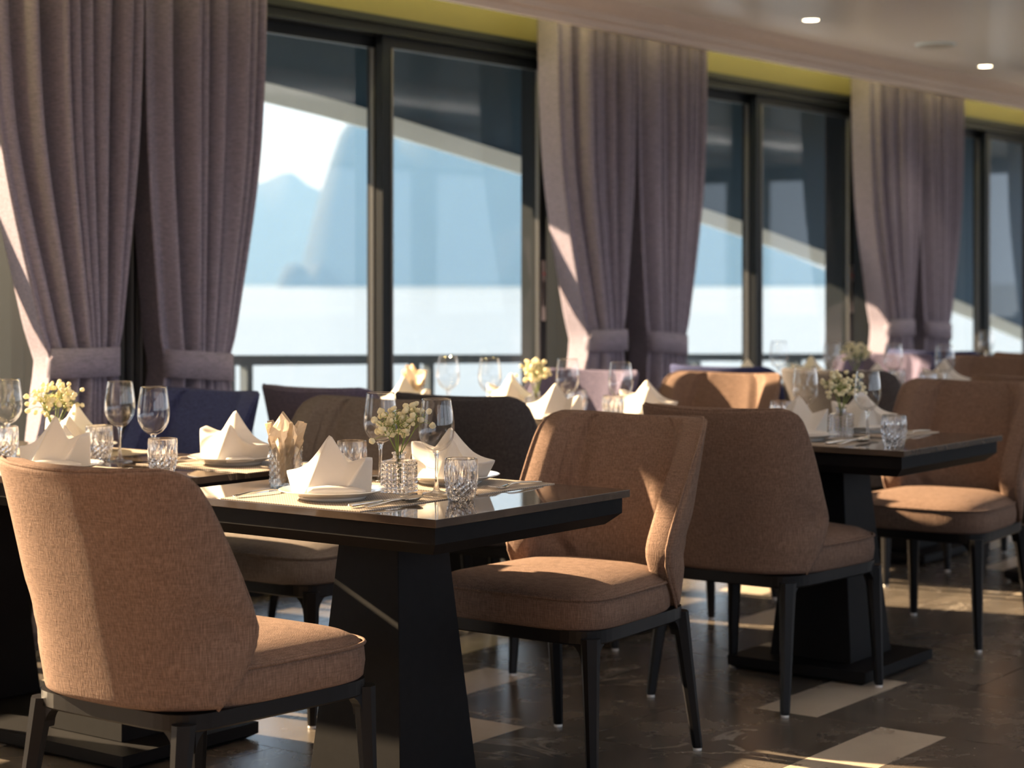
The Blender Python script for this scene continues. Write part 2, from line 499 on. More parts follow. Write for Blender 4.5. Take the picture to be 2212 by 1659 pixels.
# sliding windows
def window(n, xa, xb):
    w = empty('window_%d' % n, (0, 0, 0)); tag(w, kind='structure')
    xm = (xa + xb) / 2
    y0, y1 = YW + 0.0, YW + 0.13
    link('head_frame', boxes_mesh('head_frame', [(xa, xb, y0 - 0.02, y1, HEAD - 0.055, HEAD), (xa, xb, y0 - 0.035, y0 - 0.01, HEAD - 0.012, HEAD + 0.02)]), M['alu'], w)
    link('sill_frame', box_mesh('sill_frame', xa, xb, y0 - 0.02, y1, 0.0, 0.09), M['alu'], w)
    for (a, b) in ((xa, xa + 0.05), (xb - 0.05, xb)):
        link('jamb', box_mesh('jamb', a, b, y0 - 0.02, y1, 0.09, HEAD - 0.055), M['alu'], w)
    # fixed side lights next to the jambs
    for (a, b) in ((xa + 0.05, xa + 0.20), (xb - 0.20, xb - 0.05)):
        link('pane', box_mesh('pane', a, b, y0 + 0.059, y0 + 0.061, 0.09, HEAD - 0.055), M['pane'], w)
    # two sashes on two tracks
    for k, (a, b, yy) in enumerate(((xa + 0.20, xm + 0.035, y0 + 0.09), (xm - 0.035, xb - 0.20, y0 + 0.03))):
        s = 0.058
        sash = link('sash', boxes_mesh('sash', [(a, b, yy - 0.02, yy + 0.02, HEAD - 0.055 - 0.05, HEAD - 0.055), (a, b, yy - 0.02, yy + 0.02, 0.09, 0.16),
                    (a, a + s, yy - 0.02, yy + 0.02, 0.16, HEAD - 0.105), (b - s, b, yy - 0.02, yy + 0.02, 0.16, HEAD - 0.105)]), M['alu'], w)
        link('pane', box_mesh('pane', a + s - 0.004, b - s + 0.004, yy - 0.001, yy + 0.001, 0.156, HEAD - 0.101), M['pane'], sash)
        link('bead', boxes_mesh('bead', [(a + s - 0.002, a + s + 0.010, yy - 0.024, yy - 0.006, 0.16, HEAD - 0.105), (b - s - 0.010, b - s + 0.002, yy - 0.024, yy - 0.006, 0.16, HEAD - 0.105)]), M['alu_edge'], sash)
        if k == 1:
            lt = link('latch', boxes_mesh('latch', [(b - 0.046, b - 0.012, yy - 0.026, yy - 0.018, 1.07, 1.36)], 0.003), M['satin_steel'], sash)
            link('latch_slot', boxes_mesh('latch_slot', [(b - 0.036, b - 0.022, yy - 0.028, yy - 0.022, 1.14, 1.26)]), M['black_panel'], sash)
            link('latch_mark', boxes_mesh('latch_mark', [(b - 0.034, b - 0.024, yy - 0.029, yy - 0.022, 1.29, 1.30)]), M['red'], sash)
    return w
for i in range(5):
    window(i + 1, PIERS[i] + PW, PIERS[i + 1] - PW)

# ceiling fittings
# slim hung trough with an upward light line, running the length of the aisle
tr = empty('light_trough', (8.0, 1.95, 2.40)); tag(tr, 'long slim ceiling trough with a warm light line above the aisle', 'light trough')
link('trough', boxes_mesh('trough', [(-11, 10.9, -0.09, 0.09, 0.0, 0.012), (-11, 10.9, -0.09, -0.078, 0.012, 0.04), (-11, 10.9, 0.078, 0.09, 0.012, 0.04)]), M['cornice'], tr)
link('light_line', box_mesh('light_line', -10.9, 10.8, -0.03, 0.03, 0.012, 0.022), M['line_glow'], tr)
for hx in (-9, -4.5, 0, 4.5, 9):
    link('hanger', box_mesh('hanger', hx - 0.008, hx + 0.008, -0.05, -0.04, 0.012, 0.16), M['cornice'], tr)
def downlight(x, y, label):
    t = empty('downlight', (x, y, CEIL)); tag(t, label, 'downlight', 'recessed ceiling downlights')
    link('trim_ring', lathe_mesh('trim_ring', [(0.036, -0.001), (0.052, -0.004), (0.056, -0.001), (0.056, 0.004), (0.036, 0.004)], 28), M['hull_white'], t)
    link('bulb', lathe_mesh('bulb', [(0.0001, 0.0), (0.038, 0.0), (0.038, -0.003), (0.0001, -0.003)], 24), M['lamp_on'], t)
    ld = bpy.data.lights.new('downlight_lamp', 'SPOT'); ld.energy = 9; ld.color = (1, 0.8, 0.55); ld.spot_size = R(95); ld.spot_blend = 0.6; ld.shadow_soft_size = 0.035
    lo = bpy.data.objects.new('downlight_lamp', ld); col.objects.link(lo); lo.parent = t; lo.location = (0, 0, -0.02)
downlight(8.49, 4.51, 'glowing recessed downlight nearest the cornice, left of the round speaker')
downlight(10.93, 4.63, 'glowing recessed downlight farther along, right of the round speaker')
downlight(6.05, 4.45, 'glowing recessed downlight above the middle window table')
downlight(3.6, 4.40, 'glowing recessed downlight above the left table')
spk = empty('ceiling_speaker', (9.76, 4.42, CEIL)); tag(spk, 'flat round white speaker cover between two ceiling downlights', 'speaker')
link('grille', lathe_mesh('grille', [(0.0001, -0.014), (0.085, -0.013), (0.10, -0.009)], 36), M['vent'], spk)
link('rim', lathe_mesh('rim', [(0.10, -0.012), (0.108, -0.010), (0.115, -0.001), (0.10, 0.0)], 36), M['hull_white'], spk)

# ================================================================== curtains
def curtain(x0, x1, w0, w1, zw, lean, seed, name_label, yb=5.215, n=9, big_side=-1, slant=0.0):
    rnd = random.Random(seed)
    root = empty('curtain', ((w0 + w1) / 2, yb, 0.02)); tag(root, name_label, 'curtain', 'tied back curtains between the windows')
    ox = (w0 + w1) / 2
    NU, NV = 150, 46
    ztop = 2.60
    ph = [rnd.uniform(-0.5, 0.5) for _ in range(n + 2)]
    # fold positions: one broad flat fold on the big side, narrow pleats elsewhere
    def fold_phase(u):
        if big_side < 0:
            uu = (max(0.0, u - 0.0)) ** 1.35
        elif big_side > 0:
            uu = 1 - (1 - u) ** 1.35
        else:
            uu = u
        return uu
    verts = []
    zs = [ztop + (0.03 - ztop) * j / NV for j in range(NV + 1)]
    for z in zs:
        if z >= zw:
            t = (ztop - z) / (ztop - zw)
            g = t ** 2.1 * 0.75 + 0.25 * smoothstep(0.45, 1.0, t)
        else:
            g = 1.0 - 0.45 * smoothstep(0.0, 0.9, (zw - z))
        squeeze = 1.0 - 0.10 * math.exp(-((z - zw) / 0.07) ** 2)
        L = x0 + (w0 - x0) * g; Rr = x1 + (w1 - x1) * g
        c = (L + Rr) / 2; h = (Rr - L) / 2 * squeeze
        amp = (0.070 - 0.034 * g) * (0.55 + 0.45 * squeeze)
        for i in range(NU + 1):
            u = i / NU
            p = fold_phase(u)
            k = p * n + 0.22 * math.sin(2 * PI * p * 2.3 + seed) + 0.12 * math.sin(2 * PI * p * 5.1 + 2 * seed)
            a = 2 * PI * k
            s = math.sin(a + 0.5 * math.sin(z * 1.3 + 3 * p + seed))
            shp = math.copysign(abs(s) ** 0.72, s)
            amp_u = amp * (0.7 + 0.5 * abs(math.sin(7.1 * p + seed)))
            uf = 0.20 - 0.05 * g
            ux = u if big_side >= 0 else max(0.0, (u - uf) / (1 - uf))
            x = c + (2 * ux - 1) * h + 0.30 * (h / n) * math.cos(a) * 0.9 * (1 if big_side >= 0 else smoothstep(0.0, 0.3, ux))
            if big_side < 0 and u < uf: x += 0.05 * (1 - u / uf)
            y = amp_u * shp - 0.035 * math.sin(PI * u) * g
            if big_side < 0:
                y = y * smoothstep(0.0, 0.25, ux) + 0.15 * max(0.0, 1 - u / uf) - 0.02 * (1 - smoothstep(0, 0.2, ux))
            verts.append((x - ox, y, z - 0.02))
    faces = []
    W = NU + 1
    for j in range(NV):
        for i in range(NU):
            a = j * W + i
            faces.append((a, a + 1, a + W + 1, a + W))
    me = mesh('drape', verts, faces, True)
    o = link('drape', me, M['curtain'], root)
    md = o.modifiers.new('thick', 'SOLIDIFY'); md.thickness = 0.003
    # tie band
    hw = (w1 - w0) / 2 * 0.90 + 0.004
    N = 40
    zb = [-0.052, -0.050, 0.05, 0.052]
    rr = [0.0, 0.004, 0.004, 0.0]
    bm = bmesh.new()
    rings = []
    for zz, ro in zip(zb, rr):
        ring = []
        for q in range(N):
            a = 2 * PI * q / N
            ca, sa = math.cos(a), math.sin(a)
            x = (hw + ro) * math.copysign(abs(ca) ** 0.8, ca); y = (0.066 + ro) * math.copysign(abs(sa) ** 0.8, sa) - 0.022
            ring.append((x, y, zw - 0.02 + zz + slant * x))
        rings.append(ring)
    add_loft(bm, rings, False, False)
    tb = link('tie_band', bm_mesh('tie_band', bm, True), M['curtain'], root)
    m2 = tb.modifiers.new('thick', 'SOLIDIFY'); m2.thickness = 0.004
    return root

CL = [('grey mauve curtain at the far left, left half of its pair', 'grey mauve curtain left of the big window, right half of its pair'),
      ('sunlit grey mauve curtain right of the big window, left of its pier', 'grey mauve curtain left of the second window, right of its pier'),
      ('pale sunlit curtain right of the second window, left of its pier', 'narrow dark curtain left of the third window, right of its pier'),
      ('pale sunlit curtain at the right picture edge', 'curtain beyond the right picture edge past the last pier')]
for k in range(4):
    p = PIERS[1 + k]
    curtain(p - 0.66, p - 0.02, p - 0.41, p - 0.10, 0.975, 0, 11 + k, CL[k][0], big_side=-1)
    if k < 3:
        curtain(p + 0.03, p + 0.63, p + 0.115, p + 0.46, 0.945, 0, 31 + k, CL[k][1], n=8, big_side=-1, slant=-0.08)

# ================================================================== outside
YR = 6.75
tag(link('deck_floor', box_mesh('deck_floor', X0 - 8, X1 + 2, YW + 0.14, YR + 0.15, -0.35, -0.02), M['deck']), kind='structure')
tag(link('deck_soffit', box_mesh('deck_soffit', X0 - 8, X1 + 2, YW + 0.14, YR, 2.72, 2.86), M['soffit']), kind='structure')
# sweeping side panel whose lower edge falls towards the bow
EDGE = [(-6, 2.75), (0, 2.62), (4, 2.46), (6.9, 2.26), (7.7, 2.18), (9.3, 1.97), (11.0, 1.78), (13.2, 1.44), (15.1, 1.14), (17.5, 0.7), (20, 0.2)]
bm = bmesh.new(); bt = bmesh.new()
rings, rt = [], []
N = 60
for i in range(N + 1):
    x = -6 + 26 * i / N
    ze = smooth_tab(EDGE, x)
    rings.append([(x, YR, ze), (x, YR + 0.06, ze), (x, YR + 0.06, 2.86), (x, YR, 2.86)])
    rt.append([(x, YR + 0.05, ze - 0.085), (x, YR + 0.075, ze - 0.085), (x, YR + 0.075, ze), (x, YR - 0.015, ze)])
add_loft(bm, rings); add_loft(bt, rt)
hp = empty('side_panel', (6, YR, 0)); tag(hp, 'slate blue sweeping outer panel with a white lower edge, outside the windows', 'hull panel')
a = link('panel_skin', bm_mesh('panel_skin', bm), M['hull'], hp, (-6, -YR, 0)); b = link('edge_trim', bm_mesh('edge_trim', bt), M['hull_white'], hp, (-6, -YR, 0))
# railing
rl = empty('deck_railing', (6.5, YR - 0.12, 0)); tag(rl, 'blue grey deck railing with paired posts outside the windows', 'railing')
def zr(x): return 0.905 - 0.028 * (x - 6.5)
bm = bmesh.new()
add_loft(bm, [[(x - 6.5, -0.04, zr(x) - 0.05), (x - 6.5, 0.04, zr(x) - 0.05), (x - 6.5, 0.04, zr(x)), (x - 6.5, -0.04, zr(x))] for x in (-4, 18.5)])
link('top_rail', bm_mesh('top_rail', bm), M['rail'], rl)
bm = bmesh.new()
add_loft(bm, [[(x - 6.5, -0.02, 0.10), (x - 6.5, 0.02, 0.10), (x - 6.5, 0.02, 0.14), (x - 6.5, -0.02, 0.14)] for x in (-4, 18.5)])
link('bottom_rail', bm_mesh('bottom_rail', bm), M['rail'], rl)
x = 6.62 - 1.4 * 5
while x < 18.4:
    for dx in (-0.06, 0.06):
        link('post', box_mesh('post', -0.02, 0.02, -0.025, 0.025, -0.02, zr(x) - 0.05), M['rail'], rl, (x + dx - 6.5, 0, 0))
    x += 1.4

# sea and islands
SEA = -3.6
def sea_mat():
    m, n, l, b = mat_new('sea_water')
    b.inputs['Base Color'].default_value = (0.15, 0.185, 0.20, 1)
    b.inputs['Roughness'].default_value = 0.28
    b.inputs['IOR'].default_value = 1.33
    t = n.new('ShaderNodeTexCoord')
    mp = n.new('ShaderNodeMapping'); mp.inputs['Scale'].default_value = (0.25, 0.5, 1); mp.inputs['Rotation'].default_value = (0, 0, 0.5)
    l.new(t.outputs['Object'], mp.inputs[0])
    nz = n.new('ShaderNodeTexNoise'); nz.inputs['Scale'].default_value = 1.0; nz.inputs['Detail'].default_value = 5
    l.new(mp.outputs[0], nz.inputs['Vector'])
    bp = n.new('ShaderNodeBump'); bp.inputs['Strength'].default_value = 0.5; bp.inputs['Distance'].default_value = 0.4
    l.new(nz.outputs['Fac'], bp.inputs['Height']); l.new(bp.outputs[0], b.inputs['Normal'])
    return m
bm = bmesh.new()
vs = [bm.verts.new((18000 * math.cos(2 * PI * k / 48), 18000 * math.sin(2 * PI * k / 48), SEA)) for k in range(48)]
bm.faces.new(vs)
tag(link('sea', bm_mesh('sea', bm), sea_mat()), 'pale rippled sea water beyond the deck railing', kind='structure')

M['rock'] = plain('forested_limestone', (0.012, 0.02, 0.02), rough=0.95, spec=0.1, var=0.5, vscale=0.02)
def island(profile, dist, label, seed, depth=0.22):
    """profile: (image bearing x in px, elevation in px above waterline) sampled across the island; built as a rugged solid."""
    f = 4127.0
    NU, NV = 90, 9
    xs0, xs1 = profile[0][0], profile[-1][0]
    mid = (xs0 + xs1) / 2
    def wp(px, dd):
        d = dd; l_ = (px - 1106) / f * d
        return Vector((0.8 * d + 0.6 * l_, 0.6 * d - 0.8 * l_))
    base = wp(mid, dist)
    verts, faces = [], []
    half = (xs1 - xs0) / 2 / f * dist * 0.5 + dist * depth * 0.1
    for i in range(NU + 1):
        px = xs0 + (xs1 - xs0) * i / NU
        H = max(0.0, smooth_tab(profile, px)) / f * dist
        for j in range(NV + 1):
            v = -1 + 2 * j / NV
            h = H * (1 - abs(v) ** 3.0)
            dd = dist + v * half
            p = wp(px, dist) + (wp(mid, dd) - wp(mid, dist))
            nn = noise.noise(Vector((p.x / dist * 30, p.y / dist * 30, seed)))
            z = h * (1 + 0.10 * nn) if abs(v) < 0.99 else 0
            verts.append((p.x - base.x, p.y - base.y, z - 6 * (1 if abs(v) > 0.99 else 0)))
    W = NV + 1
    for i in range(NU):
        for j in range(NV):
            a = i * W + j
            faces.append((a, a + W, a + W + 1, a + 1))
    o = link('island', mesh('island', verts, faces, True), M['rock'], None, (base.x, base.y, SEA))
    return tag(o, label, 'island', 'hazy limestone islands')
island([(330, 0), (400, 90), (460, 190), (520, 205), (570, 218), (625, 240), (665, 218), (705, 195), (730, 120), (760, 60), (800, 0)], 4600,
       'hazy blue island with a low rounded crest seen left of the mullion', 1.3)
island([(685, 0), (695, 75), (712, 190), (730, 260), (752, 330), (772, 350), (800, 345), (840, 322), (880, 335), (960, 370), (1060, 375), (1200, 330), (1330, 260),
        (1450, 190), (1600, 120), (1760, 40), (1850, 0)], 3000, 'tall hazy blue cliff island right of the mullion in the big window', 4.1)
island([(600, 0), (612, 38), (635, 50), (665, 40), (690, 52), (730, 30), (760, 0)], 2500, 'small low rock island at the foot of the tall cliff', 7.7)
island([(1130, 0), (1140, 22), (1150, 26), (1160, 14), (1172, 0)], 1700, 'tiny dark rock on the water near the big window right jamb', 9.2)

# sea haze in front of the islands
def haze_mat():
    m = bpy.data.materials.new('sea_haze'); m.use_nodes = True
    n, l = m.node_tree.nodes, m.node_tree.links
    n.remove(n['Principled BSDF'])
    v = n.new('ShaderNodeVolumeScatter')
    v.inputs['Color'].default_value = (0.33, 0.65, 1.0, 1)
    v.inputs['Density'].default_value = 0.00034
    v.inputs['Anisotropy'].default_value = -0.5
    l.new(v.outputs[0], n['Material Output'].inputs['Volume'])
    return m
hz = link('sea_haze', box_mesh('sea_haze', -4000, 9000, 250, 9000, SEA + 0.5, 300), haze_mat())
tag(hz, 'pale blue haze over the sea in front of the islands', kind='stuff')
# ================================================================== chair
def chair_proto():
    P = {}
    NT = 16
    ts = [0, 0.03, 0.08, 0.16, 0.25, 0.32, 0.42, 0.54, 0.66, 0.77, 0.86, 0.92, 0.96, 0.985, 1.0]
    EX0 = [(0, -0.155), (0.03, -0.143), (0.08, -0.122), (0.16, -0.088), (0.25, -0.066), (0.32, -0.063), (0.42, -0.080), (0.54, -0.108), (0.66, -0.138),
          (0.77, -0.166), (0.86, -0.190), (0.92, -0.208), (0.96, -0.226), (0.985, -0.248), (1.0, -0.275)]
    ex = {t: x - 0.022 * t for t, x in EX0}
    def U(t, off, n=41):
        """points of the U at height t, offset inwards by off"""
        xr = -0.262 - 0.100 * t ** 1.15
        hw = 0.250 + 0.026 * t - off
        D = 0.215
        xc = xr + D
        D -= off
        pw = 2.7
        xe = max(ex[t], xr + off + 0.03)
        nw, nc, nb = 7, 7, 13
        m = nc + (nb + 1) // 2          # points on the curve of each half
        def curve(phi, sgn):
            return (xc - D * max(0.0, math.cos(phi)) ** (2 / pw), sgn * hw * max(0.0, math.sin(phi)) ** (2 / pw))
        right = []
        if xe > xc:
            phe = PI / 2
            for i in range(nw): right.append((xe - (xe - xc) * i / nw, -hw))
            rng = [phe * (1 - i / m) for i in range(m)]
        else:
            phe = math.acos(min(1.0, max(0.0, (xc - xe) / D)) ** (pw / 2))
            rng_all = [phe * (1 - 0.30 * i / nw) for i in range(nw)] + [phe * 0.70 * (1 - i / m) for i in range(m)]
            for ph in rng_all[:nw]: right.append(curve(ph, -1))
            rng = rng_all[nw:]
        # spread the points evenly along the curve
        for ph in rng:
            right.append(curve(ph, -1))
        # even spacing by arc length on the curved stretch
        tail = right[nw:] + [(xc - D, 0.0)]
        fine = []
        for k in range(121):
            fine.append(curve(rng[0] * (1 - k / 120), -1))
        L = [0.0]
        for p, q in zip(fine[:-1], fine[1:]): L.append(L[-1] + math.dist(p, q))
        res = []
        for i in range(m):
            tgt = L[-1] * i / m
            k = max(0, min(119, next(z_ for z_ in range(121) if L[z_] >= tgt) - 1)) if tgt > 0 else 0
            f = (tgt - L[k]) / max(1e-9, L[k + 1] - L[k])
            res.append((fine[k][0] + (fine[k + 1][0] - fine[k][0]) * f, fine[k][1] + (fine[k + 1][1] - fine[k][1]) * f))
        right = right[:nw] + res
        left = [(x, -y) for x, y in reversed(right)]
        return right + [(xc - D, 0.0)] + left, nw, nc, nb
    outer, inner = [], []
    for t in ts:
        z = 0.398 + 0.492 * t
        o, nw, nc, nb = U(t, 0.0)
        n = len(o)
        crest = -0.012 * 0
        # top edge dips slightly towards the middle
        outer.append([(x, y, z - 0.010 * t * math.cos(PI * y / 0.53) ** 2 * (1 if t > 0.8 else 0)) for x, y in o])
        ii, _, _, _ = U(t, 0.052)
        row = []
        for k, (x, y) in enumerate(ii):
            # pillow: puff in the middle of each panel, grooves at the two seams
            seam = min(abs(k - (nw + nc - 3)), abs(k - (n - 1 - (nw + nc - 3))))
            g = 0.012 * math.exp(-(seam / 0.9) ** 2)
            puff = 0.012 * math.sin(PI * min(1, max(0, t))) if seam > 1 else 0
            sgn = 0
            nx, ny = 0, 0
            if k < nw: ny = 1.0; puff += 0.016 * math.sin(PI * min(1, t * 1.02))
            elif k >= n - nw: ny = -1.0; puff += 0.016 * math.sin(PI * min(1, t * 1.02))
            elif nw + nc <= k < n - nw - nc: nx = 1
            else:
                nx = 0.7; ny = 0.7 if k < n / 2 else -0.7
            dd = puff - g
            row.append((x + nx * dd, y + ny * dd, z))
        inner.append(row)
    n = len(outer[0])
    verts = []
    idx = lambda s, j, i: (s * len(ts) + j) * n + i
    for r in outer: verts += r
    for r in inner: verts += r
    faces = []
    J = len(ts)
    for j in range(J - 1):
        for i in range(n - 1):
            faces.append((idx(0, j, i), idx(0, j, i + 1), idx(0, j + 1, i + 1), idx(0, j + 1, i)))
            faces.append((idx(1, j, i + 1), idx(1, j, i), idx(1, j + 1, i), idx(1, j + 1, i + 1)))
        # wing ends
        faces.append((idx(0, j, 0), idx(0, j + 1, 0), idx(1, j + 1, 0), idx(1, j, 0)))
        faces.append((idx(0, j + 1, n - 1), idx(0, j, n - 1), idx(1, j, n - 1), idx(1, j + 1, n - 1)))
    for i in range(n - 1):
        faces.append((idx(0, J - 1, i), idx(0, J - 1, i + 1), idx(1, J - 1, i + 1), idx(1, J - 1, i)))
        faces.append((idx(0, 0, i + 1), idx(0, 0, i), idx(1, 0, i), idx(1, 0, i + 1)))
    P['backrest'] = (verts, faces)
    # piping along the shell edge
    def limit(j, i, dj, di):
        p = Vector(outer[j][i]); q = Vector(inner[j][i]); r = Vector(outer[j + dj][i + di])
        s_ = p + (q - p) * 0.17 + (r - p) * 0.12
        return s_ + (p - s_).normalized() * 0.0015
    path = [limit(j, 0, 0, 1) for j in range(J)] + [limit(J - 1, i, -1, 0) for i in range(1, n - 1)] + [limit(J - 1 - j, n - 1, 0, -1) for j in range(J)]
    P['pipe_path'] = path
    # seat
    def plan(sx_, sy, q, N=72, r=0.085):
        xa, xb, hy = -0.235, 0.27, 0.247
        cx = (xa + xb) / 2
        pts = []
        for k in range(N):
            a = 2 * PI * k / N
            ca, sa = math.cos(a), math.sin(a)
            e = 0.36 if ca > 0 else 0.62
            x = cx + (xb - xa) / 2 * sx_ * math.copysign(abs(ca) ** e, ca)
            y = hy * sy * math.copysign(abs(sa) ** (0.36 if ca > 0 else 0.36 + 0.26 * min(1, -ca * 2)), sa)
            # front gently bowed
            pts.append((x + 0.012 * max(0, ca) * (1 - (y / hy) ** 2) * sx_, y * (1 + 0.085 * (x - cx) / ((xb - xa) / 2)), q))
        return pts
    rings = [plan(0.975, 0.975, 0.396), plan(1.0, 1.0, 0.404), plan(1.012, 1.012, 0.435), plan(1.005, 1.005, 0.462), plan(0.992, 0.992, 0.473), plan(0.965, 0.965, 0.482), plan(0.88, 0.88, 0.495),
             plan(0.70, 0.70, 0.506), plan(0.45, 0.45, 0.512), plan(0.2, 0.2, 0.514)]
    bm = bmesh.new(); add_loft(bm, rings); P['seat'] = bm_mesh('seat', bm, True)
    bm = bmesh.new(); add_tube(bm, plan(1.006, 1.006, 0.474, 72), 0.0045, 6, True); P['seat_piping'] = bm_mesh('piping', bm, True)
    # frame: rail ring
    def rr(hx0, hx1, hy, z, N=48):
        out = []
        cx, hx = (hx0 + hx1) / 2, (hx1 - hx0) / 2
        for k in range(N):
            a = 2 * PI * (k + 0.5) / N
            ca, sa = math.cos(a), math.sin(a)
            xx = cx + hx * math.copysign(abs(ca) ** 0.28, ca); out.append((xx, hy * math.copysign(abs(sa) ** 0.28, sa) * (1.03 + 0.085 * (xx - cx) / hx), z))
        return out
    bm = bmesh.new()
    add_loft(bm, [rr(-0.235, 0.265, 0.232, 0.362), rr(-0.238, 0.268, 0.235, 0.366), rr(-0.238, 0.268, 0.235, 0.397), rr(-0.20, 0.23, 0.20, 0.397), rr(-0.20, 0.23, 0.20, 0.362), rr(-0.235, 0.265, 0.232, 0.362)], False, False)
    bmesh.ops.remove_doubles(bm, verts=bm.verts[:], dist=1e-6)
    P['frame'] = bm_mesh('frame', bm)
    # legs
    def leg(front, sy):
        tx, ty = (0.242, 0.236) if front else (-0.214, 0.198)
        fx, fy = (0.252, 0.250) if front else (-0.268, 0.220)
        sg = 1 if front else -1
        bm = bmesh.new()
        def sq(cx, cy, h, z, b=0.3):
            pts = []
            for (u, v) in ((1, b), (b, 1), (-b, 1), (-1, b), (-1, -b), (-b, -1), (b, -1), (1, -b)):
                pts.append((cx + h * u, sy * (cy + h * v), z))
            return pts if sy > 0 else list(reversed(pts))
        rings = []
        for (s, h) in ((0, 0.0125), (0.02, 0.0135), (0.3, 0.0165), (0.7, 0.0205), (0.88, 0.023), (1.0, 0.0245)):
            z = 0.008 + s * (0.38 - 0.008)
            cx = fx + (tx - fx) * s; cyy = fy + (ty - fy) * s
            rings.append(sq(cx, cyy, h, z))
        add_loft(bm, rings)
        # curved brackets running into the rail, along x and along y
        def bracket(axis):
            rad = 0.05
            h = 0.012
            arc = []
            for q in range(7):
                a = PI / 2 * q / 6
                arc.append((rad - rad * math.sin(a), rad - rad * math.cos(a)))
            arcpts = [(0.0, 0.0)] + [(rad * (1 - math.cos(PI / 2 * q / 6)), -rad * (1 - math.sin(PI / 2 * q / 6))) for q in range(7)]
            va, vb = [], []
            for (d, z) in arcpts:
                dd = 0.018 + d
                if axis == 0:
                    va.append((tx - sg * dd, sy * (ty + h), 0.368 + z)); vb.append((tx - sg * dd, sy * (ty - h), 0.368 + z))
                else:
                    va.append((tx + h, sy * (ty - dd), 0.368 + z)); vb.append((tx - h, sy * (ty - dd), 0.368 + z))
            add_loft(bm, [va, vb])
        bracket(0); bracket(1)
        return bm_mesh('leg', bm), (fx, sy * fy)
    P['legs'] = [leg(f, s) for f in (True, False) for s in (1, -1)]
    P['glide'] = lathe_mesh('glide', [(0.0001, 0.0), (0.011, 0.0), (0.0115, 0.008), (0.0001, 0.009)], 14)
    P['glide'].materials.append(M['glide'])
    P['frame'].materials.append(M['black_wood'])
    for l_, _ in P['legs']: l_.materials.append(M['black_wood'])
    return P

CP = chair_proto()
def sub_mesh(name, verts, faces, levels):
    me = mesh(name, verts, faces, True)
    o = bpy.data.objects.new('tmp', me); col.objects.link(o)
    md = o.modifiers.new('s', 'SUBSURF'); md.levels = levels; md.render_levels = levels
    dg = bpy.context.evaluated_depsgraph_get()
    ev = o.evaluated_get(dg)
    m2 = bpy.data.meshes.new_from_object(ev)
    m2.name = name
    bpy.data.objects.remove(o)
    bm = bmesh.new(); bm.from_mesh(m2); bmesh.ops.recalc_face_normals(bm, faces=bm.faces[:]); bm.to_mesh(m2); bm.free()
    m2.polygons.foreach_set('use_smooth', [True] * len(m2.polygons))
    return m2
BACK = sub_mesh('backrest', *CP['backrest'], 1)
# piping follows the smoothed edge: shrink the control path towards it a little
bm = bmesh.new()
pth = [Vector(p) for p in CP['pipe_path']]
for _ in range(1):
    pth = [pth[0]] + [(pth[i - 1] + pth[i] * 2 + pth[i + 1]) / 4 for i in range(1, len(pth) - 1)] + [pth[-1]]
cen = Vector((-0.12, 0, 0.62))
pin = []
for p in pth:
    d = Vector((p.x + 0.05, p.y, 0)).normalized()
    pin.append(p)
add_tube(bm, pin, 0.0042, 6)
PIPE = bm_mesh('piping', bm, True)

FAB = {}
def chair(x, y, face, fab, label, group='upholstered dining chairs', tilt=0.0, wide=1.04):
    rz = (0 if face > 0 else PI) + tilt
    c = empty('dining_chair', (x, y, 0), rz); tag(c, label, 'chair', group); c.scale = (wide, wide, 1.0)
    if fab not in FAB:
        FAB[fab] = []
        for me in (CP['seat'], BACK, CP['seat_piping'], PIPE):
            m2 = me.copy(); m2.materials.clear(); m2.materials.append(M[fab]); FAB[fab].append(m2)
    s, b, sp, bp_ = FAB[fab]
    so = link('seat', s, None, c); link('piping', sp, None, so)
    bo = link('backrest', b, None, c); link('piping', bp_, None, bo)
    link('frame', CP['frame'], None, c)
    for lm, (fx, fy) in CP['legs']:
        lo = link('leg', lm, None, c)
        link('glide', CP['glide'], None, lo, (fx, fy, 0))
    return c

# ================================================================== tables
TH = 0.75
def table_parts(w, l, two):
    P = {}
    hw, hl = w / 2, l / 2
    P['top'] = box_mesh('table_top', -hw, hw, -hl, hl, TH - 0.018, TH, 0.0015)
    def rect(a, b, z): return [(-a, -b, z), (a, -b, z), (a, b, z), (-a, b, z)]
    bm = bmesh.new()
    i = 0.014
    add_loft(bm, [rect(hw - i - 0.03, hl - i - 0.03, TH - 0.083), rect(hw - i, hl - i, TH - 0.056), rect(hw - i, hl - i, TH - 0.018)])
    P['apron'] = bm_mesh('apron', bm)
    peds = []
    cs = (0.0,) if not two else (-0.34, 0.34)
    for c in cs:
        bm = bmesh.new()
        def r2(a, z): return [(-a, c - a, z), (a, c - a, z), (a, c + a, z), (-a, c + a, z)]
        add_loft(bm, [r2(0.145, 0.045), r2(0.090, TH - 0.083)])
        bmesh.ops.bevel(bm, geom=bm.edges[:], offset=0.002, segments=1, affect='EDGES')
        peds.append(bm_mesh('pedestal', bm))
    P['peds'] = peds
    bm = bmesh.new()
    bx_, by_ = 0.245, (0.245 if not two else 0.60)
    add_loft(bm, [rect(bx_ - 0.025, by_ - 0.025, 0.0), rect(bx_, by_, 0.014), rect(bx_, by_, 0.045)])
    P['base'] = bm_mesh('base_plate', bm)
    P['top'].materials.append(M['table_stone'])
    for k in (P['apron'], P['base'], *peds): k.materials.append(M['black_panel'])
    return P
TP2 = table_parts(0.745, 0.87, False)
TP4 = table_parts(0.745, 1.42, True)
def table(x, y, P, label):
    t = empty('dining_table', (x, y, 0)); tag(t, label, 'table', 'stone topped dining tables')
    link('table_top', P['top'], None, t); link('apron', P['apron'], None, t)
    for p in P['peds']: link('pedestal', p, None, t)
    link('base_plate', P['base'], None, t)
    return t

